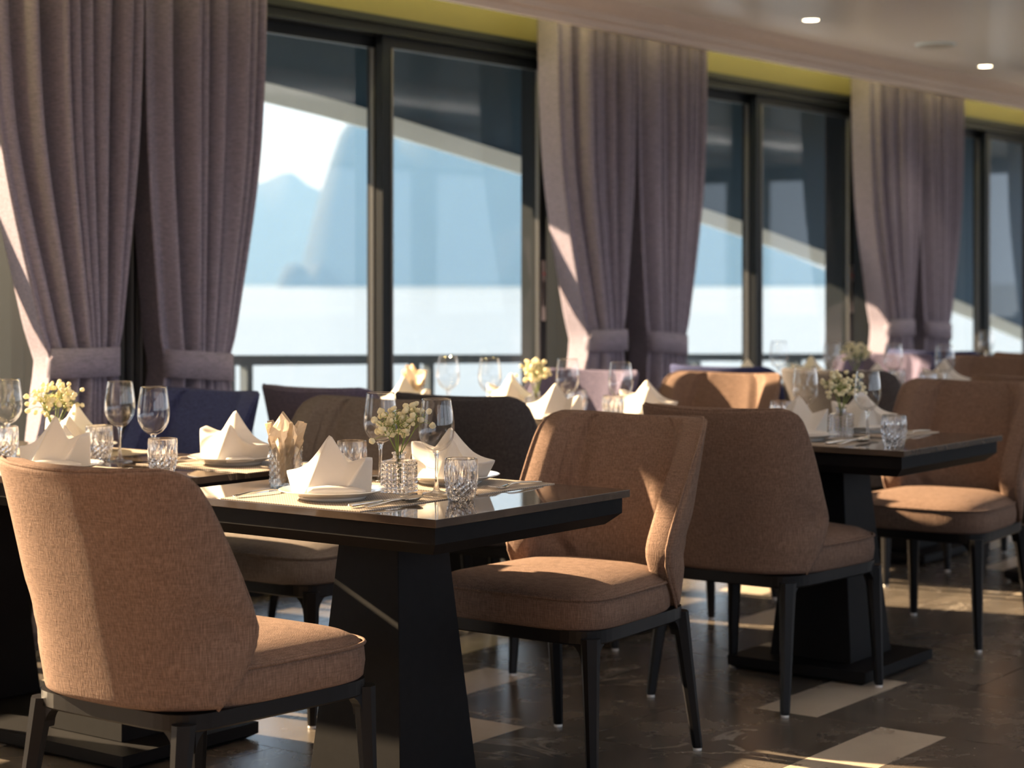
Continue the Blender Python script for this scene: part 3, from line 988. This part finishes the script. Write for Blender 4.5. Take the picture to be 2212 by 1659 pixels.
# ================================================================== tableware
# plate
PLATE = lathe_mesh('plate', [(0.0001, 0.004), (0.075, 0.004), (0.082, 0.007), (0.122, 0.0205), (0.1245, 0.0215), (0.125, 0.0225), (0.123, 0.0232), (0.084, 0.0115), (0.076, 0.0085), (0.0001, 0.0085)], 56)
bm = bmesh.new(); bm.from_mesh(PLATE)
PLATE.materials.append(M['china']); bm.free()
PLATE_FOOT = lathe_mesh('foot_ring', [(0.068, 0.006), (0.072, 0.0), (0.078, 0.0), (0.083, 0.008)], 48); PLATE_FOOT.materials.append(M['china'])

# napkin: folded star with two peaks, a squared right flap and a long left flap
def napkin_mesh(name, var):
    rn = random.Random(var)
    j = lambda s=0.006: rn.uniform(-s, s)
    V = {
        'P': (0.0 + j(), 0.0 + j(), 0.142 + j()), 'Q': (0.062 + j(), 0.05 + j(), 0.112 + j()),
        'R': (0.045 + j(), -0.088 + j(), 0.094 + j()), 'R2': (0.0, -0.102 + j(), 0.090 + j()), 'L': (-0.012 + j(), 0.135 + j(), 0.056 + j()), 'L2': (0.030, 0.120 + j(), 0.048),
        'F': (-0.088, 0.012 + j(), 0.0), 'FL': (-0.066, 0.065, 0.0), 'BL': (0.03, 0.088, 0.0), 'B': (0.095, 0.03, 0.0), 'BR': (0.064, -0.066, 0.0), 'FR': (-0.046, -0.066, 0.0),
        'sPQ': (0.036, 0.028, 0.080), 'sPL': (-0.020, 0.060, 0.060), 'sPR': (-0.004, -0.052, 0.078), 'sQR': (0.056, -0.026, 0.060), 'sQL': (0.042, 0.075, 0.054),
        'c1': (-0.030, -0.030, 0.052), 'c2': (-0.030, 0.040, 0.034),
    }
    names = list(V)
    ix = {k: i for i, k in enumerate(names)}
    T = [('P', 'sPL', 'c2'), ('P', 'c2', 'F'), ('sPL', 'L', 'c2'), ('c2', 'L', 'FL'), ('c2', 'FL', 'F'),
         ('P', 'F', 'c1'), ('F', 'FR', 'c1'), ('P', 'c1', 'sPR'), ('c1', 'FR', 'sPR'), ('sPR', 'FR', 'R2'),
         ('sPR', 'R2', 'R'), ('R2', 'FR', 'BR', 'R'), ('R', 'BR', 'sQR'), ('sPR', 'R', 'sQR'),
         ('Q', 'sQR', 'B'), ('sQR', 'BR', 'B'), ('Q', 'B', 'BL'), ('Q', 'BL', 'sQL'), ('sQL', 'BL', 'L2'), ('L2', 'BL', 'FL', 'L'),
         ('P', 'sPQ', 'sPL'), ('P', 'sPR', 'sPQ'), ('Q', 'sPQ', 'sQR'), ('Q', 'sQL', 'sPQ'), ('sPR', 'sQR', 'sPQ'), ('sPL', 'sPQ', 'sQL'), ('sPL', 'sQL', 'L2', 'L'),
         ('F', 'FL', 'BL', 'B', 'BR', 'FR')]
    verts = [V[k] for k in names]
    faces = [tuple(ix[k] for k in reversed(t)) for t in T]
    me = mesh(name, verts, faces)
    bm = bmesh.new(); bm.from_mesh(me)
    bmesh.ops.recalc_face_normals(bm, faces=bm.faces[:])
    cr = bm.edges.layers.float.get('crease_edge') or bm.edges.layers.float.new('crease_edge')
    hard = [('P', 'F', .85), ('P', 'sPL', .7), ('sPL', 'L', .8), ('P', 'sPR', .7), ('P', 'c1', .6), ('c1', 'FR', .6), ('sPR', 'R', .8), ('R', 'R2', .8), ('R2', 'FR', .7), ('Q', 'B', .8), ('Q', 'sPQ', .7), ('Q', 'sQL', .7), ('L', 'FL', .8),
            ('sQL', 'L2', .8), ('L', 'L2', .6), ('Q', 'sQR', .7), ('R', 'BR', .6), ('sQR', 'R', .8), ('F', 'FL', 1), ('FL', 'BL', 1), ('BL', 'B', 1), ('B', 'BR', 1), ('BR', 'FR', 1), ('FR', 'F', 1), ('sPR', 'c1', .3), ('sPR', 'R2', .6)]
    bm.verts.ensure_lookup_table()
    for a, b, w in hard:
        e = bm.edges.get((bm.verts[ix[a]], bm.verts[ix[b]]))
        if e: e[cr] = min(1.0, w * 1.05)
    bm.to_mesh(me); bm.free()
    o = bpy.data.objects.new('tmp', me); col.objects.link(o)
    md = o.modifiers.new('s', 'SUBSURF'); md.levels = 3; md.render_levels = 3
    dg = bpy.context.evaluated_depsgraph_get()
    m2 = bpy.data.meshes.new_from_object(o.evaluated_get(dg)); bpy.data.objects.remove(o)
    # soft rolls of cloth at the foot, in the same sheet
    bm = bmesh.new(); bm.from_mesh(m2)
    def roll(p0, p1, r, flat, sag):
        n = 10
        rings = []
        a = Vector(p0); b = Vector(p1)
        d = (b - a).normalized(); s = Vector((-d.y, d.x, 0))
        for i in range(n + 1):
            t = i / n
            c = a.lerp(b, t) + s * (sag * math.sin(PI * t)) + Vector((0, 0, r * flat))
            q = 0.35 + 0.65 * math.sin(PI * min(1, 0.12 + t * 0.95)) ** 0.5
            rings.append([c + (s * math.cos(2 * PI * k / 12) * r + Vector((0, 0, 1)) * math.sin(2 * PI * k / 12) * r * flat) * q for k in range(12)])
        add_loft(bm, rings)
    roll((-0.086, -0.004, 0.0), (-0.012, -0.112, 0.002), 0.022, 0.62, 0.012)
    roll((0.086, 0.060, 0.0), (0.030, 0.110, 0.002), 0.020, 0.45, 0.010)
    m3 = bm_mesh(name, bm, True)
    m3.materials.append(M['napkin'])
    return m3
NAP = [napkin_mesh('napkin', v) for v in (1, 2, 3, 5)]

# cutlery: tapered, curved bars
def bar(bm, st):
    """st: list of (x, half_width, z_mid, half_thick, y_mid)"""
    rings = []
    for (x, hw, z, th, yo) in st:
        rings.append([(x, yo + hw * math.cos(a), z + th * math.sin(a)) for a in [2 * PI * k / 10 for k in range(10)]])
    add_loft(bm, rings)
def handle(bm):
    bar(bm, [(-0.100, 0.0045, 0.0040, 0.0014, 0), (-0.098, 0.0085, 0.0042, 0.0020, 0), (-0.085, 0.0092, 0.0052, 0.0021, 0), (-0.05, 0.0066, 0.0078, 0.0022, 0), (-0.01, 0.0042, 0.0098, 0.0022, 0), (0.02, 0.0034, 0.0098, 0.0020, 0), (0.036, 0.0040, 0.0085, 0.0016, 0)])
def fork_mesh():
    bm = bmesh.new(); handle(bm)
    bar(bm, [(0.034, 0.0042, 0.0085, 0.0012, 0), (0.046, 0.0095, 0.0058, 0.0010, 0), (0.058, 0.0115, 0.0040, 0.0010, 0), (0.064, 0.0118, 0.0036, 0.0009, 0)])
    for y in (-0.0096, -0.0032, 0.0032, 0.0096):
        bar(bm, [(0.060, 0.0021, 0.0037, 0.0009, y), (0.078, 0.0019, 0.0034, 0.0009, y), (0.094, 0.0017, 0.0055, 0.0008, y), (0.106, 0.0008, 0.0098, 0.0005, y)])
    return bm_mesh('fork', bm, True)
def knife_mesh():
    bm = bmesh.new()
    bar(bm, [(-0.112, 0.004, 0.0062, 0.003, 0), (-0.109, 0.0082, 0.0062, 0.0046, 0), (-0.06, 0.0078, 0.0062, 0.0046, 0), (-0.005, 0.0062, 0.0062, 0.0040, 0), (0.004, 0.0062, 0.0062, 0.0026, 0)])
    bar(bm, [(0.0, 0.0065, 0.0060, 0.0014, 0), (0.012, 0.0092, 0.0056, 0.0011, 0.001), (0.08, 0.0096, 0.0045, 0.0010, 0.001), (0.105, 0.0080, 0.0042, 0.0009, 0.002), (0.118, 0.0025, 0.0040, 0.0006, 0.006)])
    return bm_mesh('knife', bm, True)
def spoon_mesh():
    bm = bmesh.new(); handle(bm)
    n, m_ = 14, 20
    top, bot = [], []
    for i in range(n + 1):
        s = i / n
        x = 0.034 + 0.064 * s
        w = 0.0215 * (max(0, math.sin(PI * (0.06 + 0.94 * s) ** 0.85)) ** 0.62) + (0.0035 if s < 0.05 else 0)
        zr_ = 0.0088 + 0.004 * s
        depth = 0.0095 * math.sin(PI * min(1, 0.08 + 0.92 * s)) ** 0.8
        r_t, r_b = [], []
        for k in range(m_ + 1):
            v = -1 + 2 * k / m_
            z = zr_ - depth * (1 - v * v)
            r_t.append(bm.verts.new((x, w * v, z + 0.0007))); r_b.append(bm.verts.new((x, w * v, z - 0.0007)))
        top.append(r_t); bot.append(r_b)
    for g, fl in ((top, False), (bot, True)):
        for i in range(n):
            for k in range(m_):
                q = (g[i][k], g[i + 1][k], g[i + 1][k + 1], g[i][k + 1])
                bm.faces.new(q if not fl else q[::-1])
    for i in range(n):
        for k in (0, m_):
            bm.faces.new((top[i][k], top[i + 1][k], bot[i + 1][k], bot[i][k]))
    return bm_mesh('spoon', bm, True)
FORK, KNIFE, SPOON = fork_mesh(), knife_mesh(), spoon_mesh()
for k in (FORK, KNIFE, SPOON): k.materials.append(M['steel'])
PMAT = box_mesh('placemat', -0.155, 0.155, -0.215, 0.215, 0.0, 0.0022, 0.0006); PMAT.materials.append(M['mat'])

# wine glass: thin bowl, solid stem and foot
BOWL = lathe_mesh('bowl', [(0.0045, 0.098), (0.013, 0.100), (0.024, 0.107), (0.034, 0.119), (0.0405, 0.133), (0.0432, 0.149), (0.0425, 0.170), (0.0395, 0.195), (0.0352, 0.222), (0.0345, 0.2258), (0.0337, 0.222), (0.0380, 0.195), (0.0410, 0.170), (0.0416, 0.150), (0.039, 0.135), (0.032, 0.1225), (0.022, 0.112), (0.011, 0.1065), (0.0001, 0.1055)], 44)
BOWL.materials.append(M['bowl_glass'])
STEM = lathe_mesh('stem', [(0.0001, 0.1035), (0.010, 0.1005), (0.0062, 0.094), (0.0042, 0.082), (0.0036, 0.06), (0.0040, 0.035), (0.0056, 0.016), (0.0095, 0.0075)], 20)
STEM.materials.append(M['stem_glass'])
FOOT = lathe_mesh('foot', [(0.0095, 0.0075), (0.020, 0.0042), (0.034, 0.0022), (0.0345, 0.0008), (0.033, 0.0), (0.0001, 0.0008)], 44)
FOOT.materials.append(M['stem_glass'])

# cut crystal tumbler: long flutes above, diamond facets below
def tumbler_mod(r, z, k, i):
    if r < 0.03 and i > 0: return r, z
    return r, z
def tumbler_mesh():
    seg = 48
    H = 0.098
    def rad(z): return smooth_tab([(0.0, 0.029), (0.012, 0.0325), (0.03, 0.0375), (0.05, 0.0395), (0.075, 0.0392), (H, 0.037)], z)
    bm = bmesh.new()
    rings = []
    zs = [0.0, 0.005, 0.012, 0.019, 0.026, 0.033, 0.040, 0.046, 0.055, 0.07, 0.085, 0.092, H]
    for i, z in enumerate(zs):
        ring = []
        for k in range(seg):
            a = 2 * PI * k / seg
            r = rad(z)
            if 0 < i <= 7:                      # diamonds
                ph = (k % 4 == 0) if i % 2 else (k % 4 == 2)
                r *= 1.0 if ph else (0.90 if k % 2 else 0.84)
            elif 8 <= i <= 11:                  # flutes
                q = (k % 4)
                dep = 0.12 * math.sin(PI * min(1, (z - 0.046) / 0.052 + 0.25))
                r *= 1.0 - dep * (1.0 if q == 2 else 0.7 if q in (1, 3) else 0)
            ring.append(bm.verts.new((r * math.cos(a), r * math.sin(a), z)))
        rings.append(ring)
    for z, rr_ in ((H + 0.0012, 0.0350), (H, 0.0332), (0.06, 0.0322), (0.03, 0.0275), (0.017, 0.022), (0.014, 0.010), (0.0135, 0.0004)):
        rings.append([bm.verts.new((rr_ * math.cos(2 * PI * k / seg), rr_ * math.sin(2 * PI * k / seg), z)) for k in range(seg)])
    for a, b in zip(rings[:-1], rings[1:]):
        for k in range(seg):
            j = (k + 1) % seg
            bm.faces.new((a[k], a[j], b[j], b[k]))
    bm.faces.new(list(reversed(rings[0]))); bm.faces.new(rings[-1])
    me = bm_mesh('tumbler', bm, False)
    n0 = seg * (len(zs))
    for p in me.polygons:
        if p.center.xy.length < 0.0335 and p.center.z > 0.02: p.use_smooth = False
    me.materials.append(M['crystal'])
    return me
TUMBLER = tumbler_mesh()

# bottle vase with studs in rows
def vase_mesh():
    bm = bmesh.new()
    h = 0.033
    z0, z1 = 0.002, 0.074
    NX, NZ = 6, 7
    def sq(a, z): return [(-a, -a, z), (a, -a, z), (a, a, z), (-a, a, z)]
    for (s, ax) in ((1, 0), (-1, 0), (1, 1), (-1, 1)):
        for i in range(NX):
            for j in range(NZ):
                u0, u1 = -h + 2 * h * i / NX, -h + 2 * h * (i + 1) / NX
                w0, w1 = z0 + (z1 - z0) * j / NZ, z0 + (z1 - z0) * (j + 1) / NZ
                def pt(u, w, d):
                    return (s * (h + d), u, w) if ax == 0 else (u, s * (h + d), w)
                c = [bm.verts.new(pt(*q, 0)) for q in ((u0, w0), (u1, w0), (u1, w1), (u0, w1))]
                t = bm.verts.new(pt((u0 + u1) / 2, (w0 + w1) / 2, 0.0032))
                for a in range(4): bm.faces.new((c[a], c[(a + 1) % 4], t))
    bm.faces.new([bm.verts.new(p) for p in reversed(sq(h, z0))])
    # shoulder, neck, lip and hollow
    seg = 24
    rings = []
    def ringc(r, z, e): 
        out = []
        for k in range(seg):
            a = 2 * PI * (k + 0.5) / seg
            ca, sa = math.cos(a), math.sin(a)
            out.append((r * math.copysign(abs(ca) ** e, ca), r * math.copysign(abs(sa) ** e, sa), z))
        return out
    prof = [(h, z1, 0.12), (h * 0.97, z1 + 0.003, 0.16), (0.020, z1 + 0.006, 0.8), (0.0155, z1 + 0.009, 1), (0.0145, z1 + 0.017, 1), (0.0175, z1 + 0.019, 1), (0.0178, z1 + 0.023, 1), (0.0135, z1 + 0.0235, 1), (0.0115, z1 + 0.015, 1), (0.0125, z1 + 0.004, 1),
            (0.026, z1 - 0.004, 0.3), (0.027, 0.012, 0.25), (0.001, 0.010, 1)]
    add_loft(bm, [ringc(*p) for p in prof], False, True)
    me = bm_mesh('vase', bm)
    me.materials.append(M['crystal'])
    return me
VASE = vase_mesh()
def cup_mesh():
    seg, H = 44, 0.108
    bm = bmesh.new()
    nz = 13
    rings = []
    for i in range(nz + 1):
        z = H * i / nz
        ring = []
        for k in range(seg):
            a = 2 * PI * k / seg
            r = 0.0385
            if 0 < i < nz: r += 0.0040 if (k + 2 * (i % 2)) % 4 == 0 else -0.0012
            ring.append(bm.verts.new((r * math.cos(a), r * math.sin(a), z)))
        rings.append(ring)
    for z, r in ((H, 0.0355), (0.05, 0.0350), (0.010, 0.0340), (0.009, 0.0005)):
        rings.append([bm.verts.new((r * math.cos(2 * PI * k / seg), r * math.sin(2 * PI * k / seg), z)) for k in range(seg)])
    for a, b in zip(rings[:-1], rings[1:]):
        for k in range(seg):
            j = (k + 1) % seg
            bm.faces.new((a[k], a[j], b[j], b[k]))
    bm.faces.new(list(reversed(rings[0]))); bm.faces.new(rings[-1])
    me = bm_mesh('studded_cup', bm); me.materials.append(M['cup_glass'])
    return me
CUP = cup_mesh()
def paper_mesh(seed):
    """a folded paper napkin standing on its corner: pleated leaf"""
    rn = random.Random(seed)
    bm = bmesh.new()
    H, w = 0.166 + rn.uniform(-0.016, 0.012), 0.040
    rows = []
    for (t, ww) in ((0.0, 0.2), (0.4, 0.45), (0.68, 0.90), (0.80, 0.64), (0.92, 0.27), (1.0, 0.02)):
        z = t * H
        row = []
        for q in range(5):
            v = -1 + q * 0.5
            y = w * ww * v
            x = 0.014 * (1 - abs(v)) * (0.3 + t)
            row.append(bm.verts.new((x, y, z)))
        rows.append(row)
    for a, b in zip(rows[:-1], rows[1:]):
        for q in range(4): bm.faces.new((a[q], a[q + 1], b[q + 1], b[q]))
    r = bmesh.ops.solidify(bm, geom=bm.faces[:], thickness=0.0025)
    me = bm_mesh('paper_napkin', bm); me.materials.append(M['paper'])
    return me
PAPER = [paper_mesh(s) for s in (1, 2, 3)]

# blossom: lumpy little pompon with a green eye
def blossom_mesh():
    bm = bmesh.new()
    bmesh.ops.create_icosphere(bm, subdivisions=3, radius=1.0)
    for v in bm.verts:
        nn = noise.noise(v.co * 3.1) * 0.16 + noise.noise(v.co * 7.0) * 0.07
        f = 1 + nn
        if v.co.z > 0.75: f *= 0.86
        v.co = v.co * f
        v.co.z *= 0.85
    me = bm_mesh('blossom', bm, True); me.materials.append(M['petal'])
    return me
BLOSSOM = blossom_mesh()

def bouquet(parent, base_z, n, spread, height, seed, rr=0.0088, lean=(0, 0)):
    """stems and blossoms rising from the vase mouth; parts of the flower thing"""
    rn = random.Random(seed)
    stems = []
    heads = []
    ns = 7
    mains = []
    for s in range(ns):
        a = 2 * PI * s / ns + rn.uniform(-0.3, 0.3)
        rad = spread * rn.uniform(0.25, 0.75)
        tip = Vector((rad * math.cos(a) + lean[0], rad * math.sin(a) + lean[1], base_z + height * rn.uniform(0.45, 0.8)))
        p0 = Vector((0.006 * math.cos(a + 2), 0.006 * math.sin(a + 2), base_z - 0.075))
        p1 = Vector((0.007 * math.cos(a), 0.007 * math.sin(a), base_z))
        mid = p1.lerp(tip, 0.5) + Vector((0, 0, 0.008))
        bm = bmesh.new(); add_tube(bm, [p0, p1, mid, tip], [0.0014, 0.0014, 0.0012, 0.0009], 5)
        mains.append((bm, mid, tip))
    for k in range(n):
        bm, mid, tip = mains[k % ns]
        a = rn.uniform(0, 2 * PI); r = spread * math.sqrt(rn.uniform(0, 1)) * 0.98
        zz = base_z + height * (0.30 + 0.70 * rn.random() ** 0.75) * (1 - 0.25 * (r / spread) ** 2)
        h = Vector((r * math.cos(a) * 0.55 + tip.x * 0.6, r * math.sin(a) * 0.55 + tip.y * 0.6, zz))
        st = mid.lerp(tip, rn.uniform(0.0, 1.0))
        add_tube(bm, [st, st.lerp(h, 0.5) + Vector((0, 0, 0.006)), h], [0.0008, 0.0007, 0.0006], 4)
        q = rr * rn.uniform(0.72, 1.12)
        b = link('blossom', BLOSSOM, None, parent, h, (rn.uniform(-1, 1), rn.uniform(-1, 1), rn.uniform(0, 6)), (q, q, q))
    for bm, _, _ in mains:
        link('stem', bm_mesh('stem', bm, True), M['stem'], parent)

def vase_with_flowers(x, y, rz, tdesc, n, spread, height, seed, rr=0.0088, lean=(0, 0)):
    v = empty('bud_vase', (x, y, TH), rz); tag(v, 'square cut crystal bud vase on the ' + tdesc, 'vase', 'crystal bud vases')
    link('bottle', VASE, None, v)
    f = empty('flower_bunch', (x, y, TH + 0.0975)); tag(f, 'bunch of small cream blossoms in the vase on the ' + tdesc, 'flowers', 'bunches of cream flowers')
    bouquet(f, 0.0, n, spread, height, seed, rr, lean)

def cup_with_papers(x, y, tdesc, seed):
    c = tag(link('studded_cup', CUP, None, None, (x, y, TH)), 'studded glass cup holding paper napkins on the ' + tdesc, 'cup', 'studded glass cups')
    rn = random.Random(seed)
    for k in range(7):
        a = 2 * PI * k / 7 + rn.uniform(-0.3, 0.3)
        o = link('paper_napkin', PAPER[k % 3], None, None, (x + 0.006 * math.cos(a), y + 0.006 * math.sin(a), TH + 0.012), (0, 0, 0))
        o.rotation_euler = Matrix.Rotation(a, 4, 'Z').to_euler()
        o.rotation_euler = (Matrix.Rotation(a, 4, 'Z') @ Matrix.Rotation(0.21, 4, 'Y')).to_euler()
        tag(o, 'cream paper napkin standing in the studded cup on the ' + tdesc, 'napkin', 'paper napkins in the cup on the ' + tdesc)

def wine_glass(x, y, label):
    g = empty('wine_glass', (x, y, TH)); tag(g, label, 'wine glass', 'stemmed wine glasses')
    link('bowl', BOWL, None, g); link('stem', STEM, None, g); link('foot', FOOT, None, g)
def tumbler(x, y, label, rz=0.0):
    tag(link('tumbler', TUMBLER, None, None, (x, y, TH), (0, 0, rz)), label, 'tumbler', 'cut crystal tumblers')

def place(x, y, face, tdesc, seat, nv=0, parts='mpnfks', wine=None, tumb=None, nrot=0.0):
    """one cover: x,y = middle of the table edge in front of the diner, face = +1 looks along +X"""
    rz = 0 if face > 0 else PI
    c, s = math.cos(rz), math.sin(rz)
    def w(a, b): return (x + c * a - s * b, y + s * a + c * b)
    where = '%s of the %s' % (seat, tdesc)
    top = TH
    if 'm' in parts:
        px, py = w(0.162, 0.0)
        tag(link('placemat', PMAT, None, None, (px, py, TH), (0, 0, rz)), 'beige woven placemat at the ' + where, 'placemat', 'woven placemats')
        top = TH + 0.0024
    if 'p' in parts:
        px, py = w(0.155, 0.0)
        p = empty('plate', (px, py, top)); tag(p, 'white china plate at the ' + where, 'plate', 'white plates')
        link('dish', PLATE, None, p); link('foot_ring', PLATE_FOOT, None, p)
    if 'n' in parts:
        px, py = w(0.155, 0.0)
        tag(link('napkin', NAP[nv], None, None, (px, py, top + 0.0088), (0, 0, rz + nrot)), 'ivory napkin folded into a star at the ' + where, 'napkin', 'star folded cloth napkins')
    if 'f' in parts:
        px, py = w(0.125, 0.188)
        tag(link('fork', FORK, None, None, (px, py, top), (0, 0, rz)), 'steel fork at the ' + where, 'fork', 'steel forks')
    if 'k' in parts:
        px, py = w(0.145, -0.158)
        tag(link('knife', KNIFE, None, None, (px, py, top), (0, 0, rz + 0.03)), 'steel knife at the ' + where, 'knife', 'steel knives')
    if 's' in parts:
        px, py = w(0.150, -0.192)
        tag(link('spoon', SPOON, None, None, (px, py, top), (0, 0, rz)), 'steel spoon at the ' + where, 'spoon', 'steel spoons')
    if wine:
        wine_glass(*(w(*wine)), 'clear stemmed wine glass at the ' + where)
    if tumb:
        tumbler(*(w(*tumb)), 'cut crystal tumbler at the ' + where)

# ================================================================== layout
D1, D0, D2, D3, D5, D4 = 'nearest table', 'left table', 'right table', 'middle window table', 'far window table', 'far right table'
TX = [3.505, 5.625, 7.90]          # aisle row
WX = [3.54, 5.76, 8.10, 10.45]     # window row
YF, YB = 2.985, 4.31
Y2 = YF - 0.07
table(TX[0], YF, TP2, 'nearest square stone topped table with a black tapered pedestal')
table(TX[1], Y2, TP2, 'square stone topped table on the right, between two brown chairs')
table(TX[2], Y2, TP2, 'square table far back beyond the right brown chair')
table(WX[0], YB, TP4, 'long stone topped table at the left, behind the near brown chair')
table(WX[1], YB, TP4, 'long table by the window in the middle, behind the dark chair')
table(WX[2], YB - 0.1, TP4, 'long table by the window farther back at the right')
table(WX[3], YB - 0.1, TP4, 'farthest long window table at the right picture edge')
HW = 0.3725
# nearest table
place(TX[0] - HW, YF, 1, D1, 'left place', 0, wine=(0.395, -0.115), tumb=(0.30, -0.265))
place(TX[0] + HW, YF, -1, D1, 'right place', 1, wine=(0.235, -0.16), tumb=(0.225, -0.265))
vase_with_flowers(3.49, 2.955, 0.25, D1, 74, 0.080, 0.118, 5, rr=0.0078, lean=(0.006, -0.004))
cup_with_papers(3.405, 3.245, D1, 3)
# right table
place(TX[1] - HW, Y2, 1, D2, 'left place', 2, wine=(0.235, -0.20), tumb=(0.10, -0.355))
place(TX[1] + HW, Y2, -1, D2, 'right place', 1, wine=(0.36, -0.10), tumb=(0.225, -0.265))
vase_with_flowers(5.61, 2.87, 0.25, D2, 74, 0.085, 0.12, 8, rr=0.0082)
# left table
place(WX[0] - HW, 4.00, 1, D0, 'near left place', 3, wine=(0.315, -0.20), tumb=(0.25, -0.305))
place(WX[0] + HW, 3.78, -1, D0, 'near right place', 0, wine=(0.29, -0.31), tumb=(0.30, -0.385))
place(WX[0] - HW, 4.66, 1, D0, 'left window place', 1, wine=(0.335, -0.23), tumb=(0.27, -0.30))
place(WX[0] + HW, 4.44, -1, D0, 'right window place', 2, parts='mpn')
vase_with_flowers(3.50, 4.22, 0.25, D0, 84, 0.10, 0.135, 12, rr=0.0075)
# middle window table
xa, xb = WX[1] - HW, WX[1] + HW
place(xa, 3.96, 1, D3, 'near left place', 2, parts='mpn', wine=(5.55 - xa, 3.69 - 3.96), tumb=(0.28, -0.16))
place(xb, 3.86, -1, D3, 'near right place', 1, parts='mpn', wine=(xb - 5.67, -(4.0 - 3.86)), tumb=(0.225, -0.265))
place(xa, 4.66, 1, D3, 'left window place', 0, parts='mpn', wine=(5.57 - xa, 4.28 - 4.66))
place(xb, 4.49, -1, D3, 'right window place', 3, parts='mpn', wine=(xb - 5.60, -(4.50 - 4.49)))
vase_with_flowers(5.75, 4.20, 0.25, D3, 70, 0.085, 0.12, 15, rr=0.0085)
cup_with_papers(5.72, 4.77, D3, 9)
# far window table
xa, xb = WX[2] - HW, WX[2] + HW
place(xa, 3.85, 1, D5, 'near left place', 1, parts='mpn', wine=(7.98 - xa, 3.57 - 3.85), tumb=(0.25, -0.20))
place(xb, 3.73, -1, D5, 'near right place', 0, parts='mpn', wine=(xb - 8.0, -(3.83 - 3.73)), tumb=(0.225, -0.20))
place(xa, 4.52, 1, D5, 'left window place', 2, parts='mpn', wine=(8.0 - xa, 4.14 - 4.52))
place(xb, 4.42, -1, D5, 'right window place', 3, parts='mpn', wine=(xb - 8.0, -(4.42 - 4.42)))
vase_with_flowers(8.10, 4.07, 0.25, D5, 60, 0.095, 0.13, 18, rr=0.009)
# far table at the right edge
place(TX[2] - HW, Y2, 1, D4, 'left place', 0, parts='mpn', wine=(0.30, -0.14), tumb=(0.25, -0.265))
wine_glass(10.40, 4.40, 'clear stemmed wine glass on the farthest window table, rightmost in the picture')

# chairs
chair(2.86, 2.995, 1, 'brown', 'large brown woven chair in the left foreground, its back to the viewer', wide=1.075)
chair(4.11, 2.90, -1, 'brown', 'brown woven chair with sunlit seat at the right side of the nearest table')
chair(4.22, 3.93, -1, 'skylit_brown', 'brown chair coloured grey as in sky light behind the nearest table, seat half sunlit')
chair(4.25, 4.70, -1, 'navy', 'navy blue chair at the left table, beside the tied curtain')
chair(5.15, 2.90, 1, 'brown', 'brown woven chair left of the right table, its back to the viewer')
chair(6.39, 2.88, -1, 'brown', 'brown chair right of the right table, with a sun patch on its back')
chair(5.15, 3.88, 1, 'charcoal', 'charcoal chair back behind the nearest table, at the middle window table')
chair(5.24, 4.58, 1, 'sunlit_navy', 'navy chair coloured like its sunlit mauve rim, below the big window mullion')
chair(6.39, 3.93, -1, 'brown', 'brown chair with sunlit inner back at the middle window table')
chair(6.28, 4.53, -1, 'sunlit_navy', 'navy chair coloured sunlit purple below the curtains at the middle window table')
chair(7.50, 3.72, 1, 'charcoal', 'charcoal chair back at the far window table, behind the right table glasses')
chair(7.52, 4.29, 1, 'navy', 'dark navy chair back under the second window')
chair(8.72, 3.75, -1, 'brown', 'brown chair far back at the far window table, right side')
chair(8.72, 4.35, -1, 'sunlit_navy', 'navy chair coloured sunlit purple far back under the third pier curtains')
chair(7.48, 2.85, 1, 'brown', 'brown chair back at the right edge, behind the right table chair')
chair(9.85, 3.75, 1, 'brown', 'brown chair back at the farthest window table')
chair(9.85, 4.35, 1, 'navy', 'navy chair back at the farthest window table under the third window')
chair(2.92, 4.66, 1, 'navy', 'navy chair at the far left of the left table, by the window')
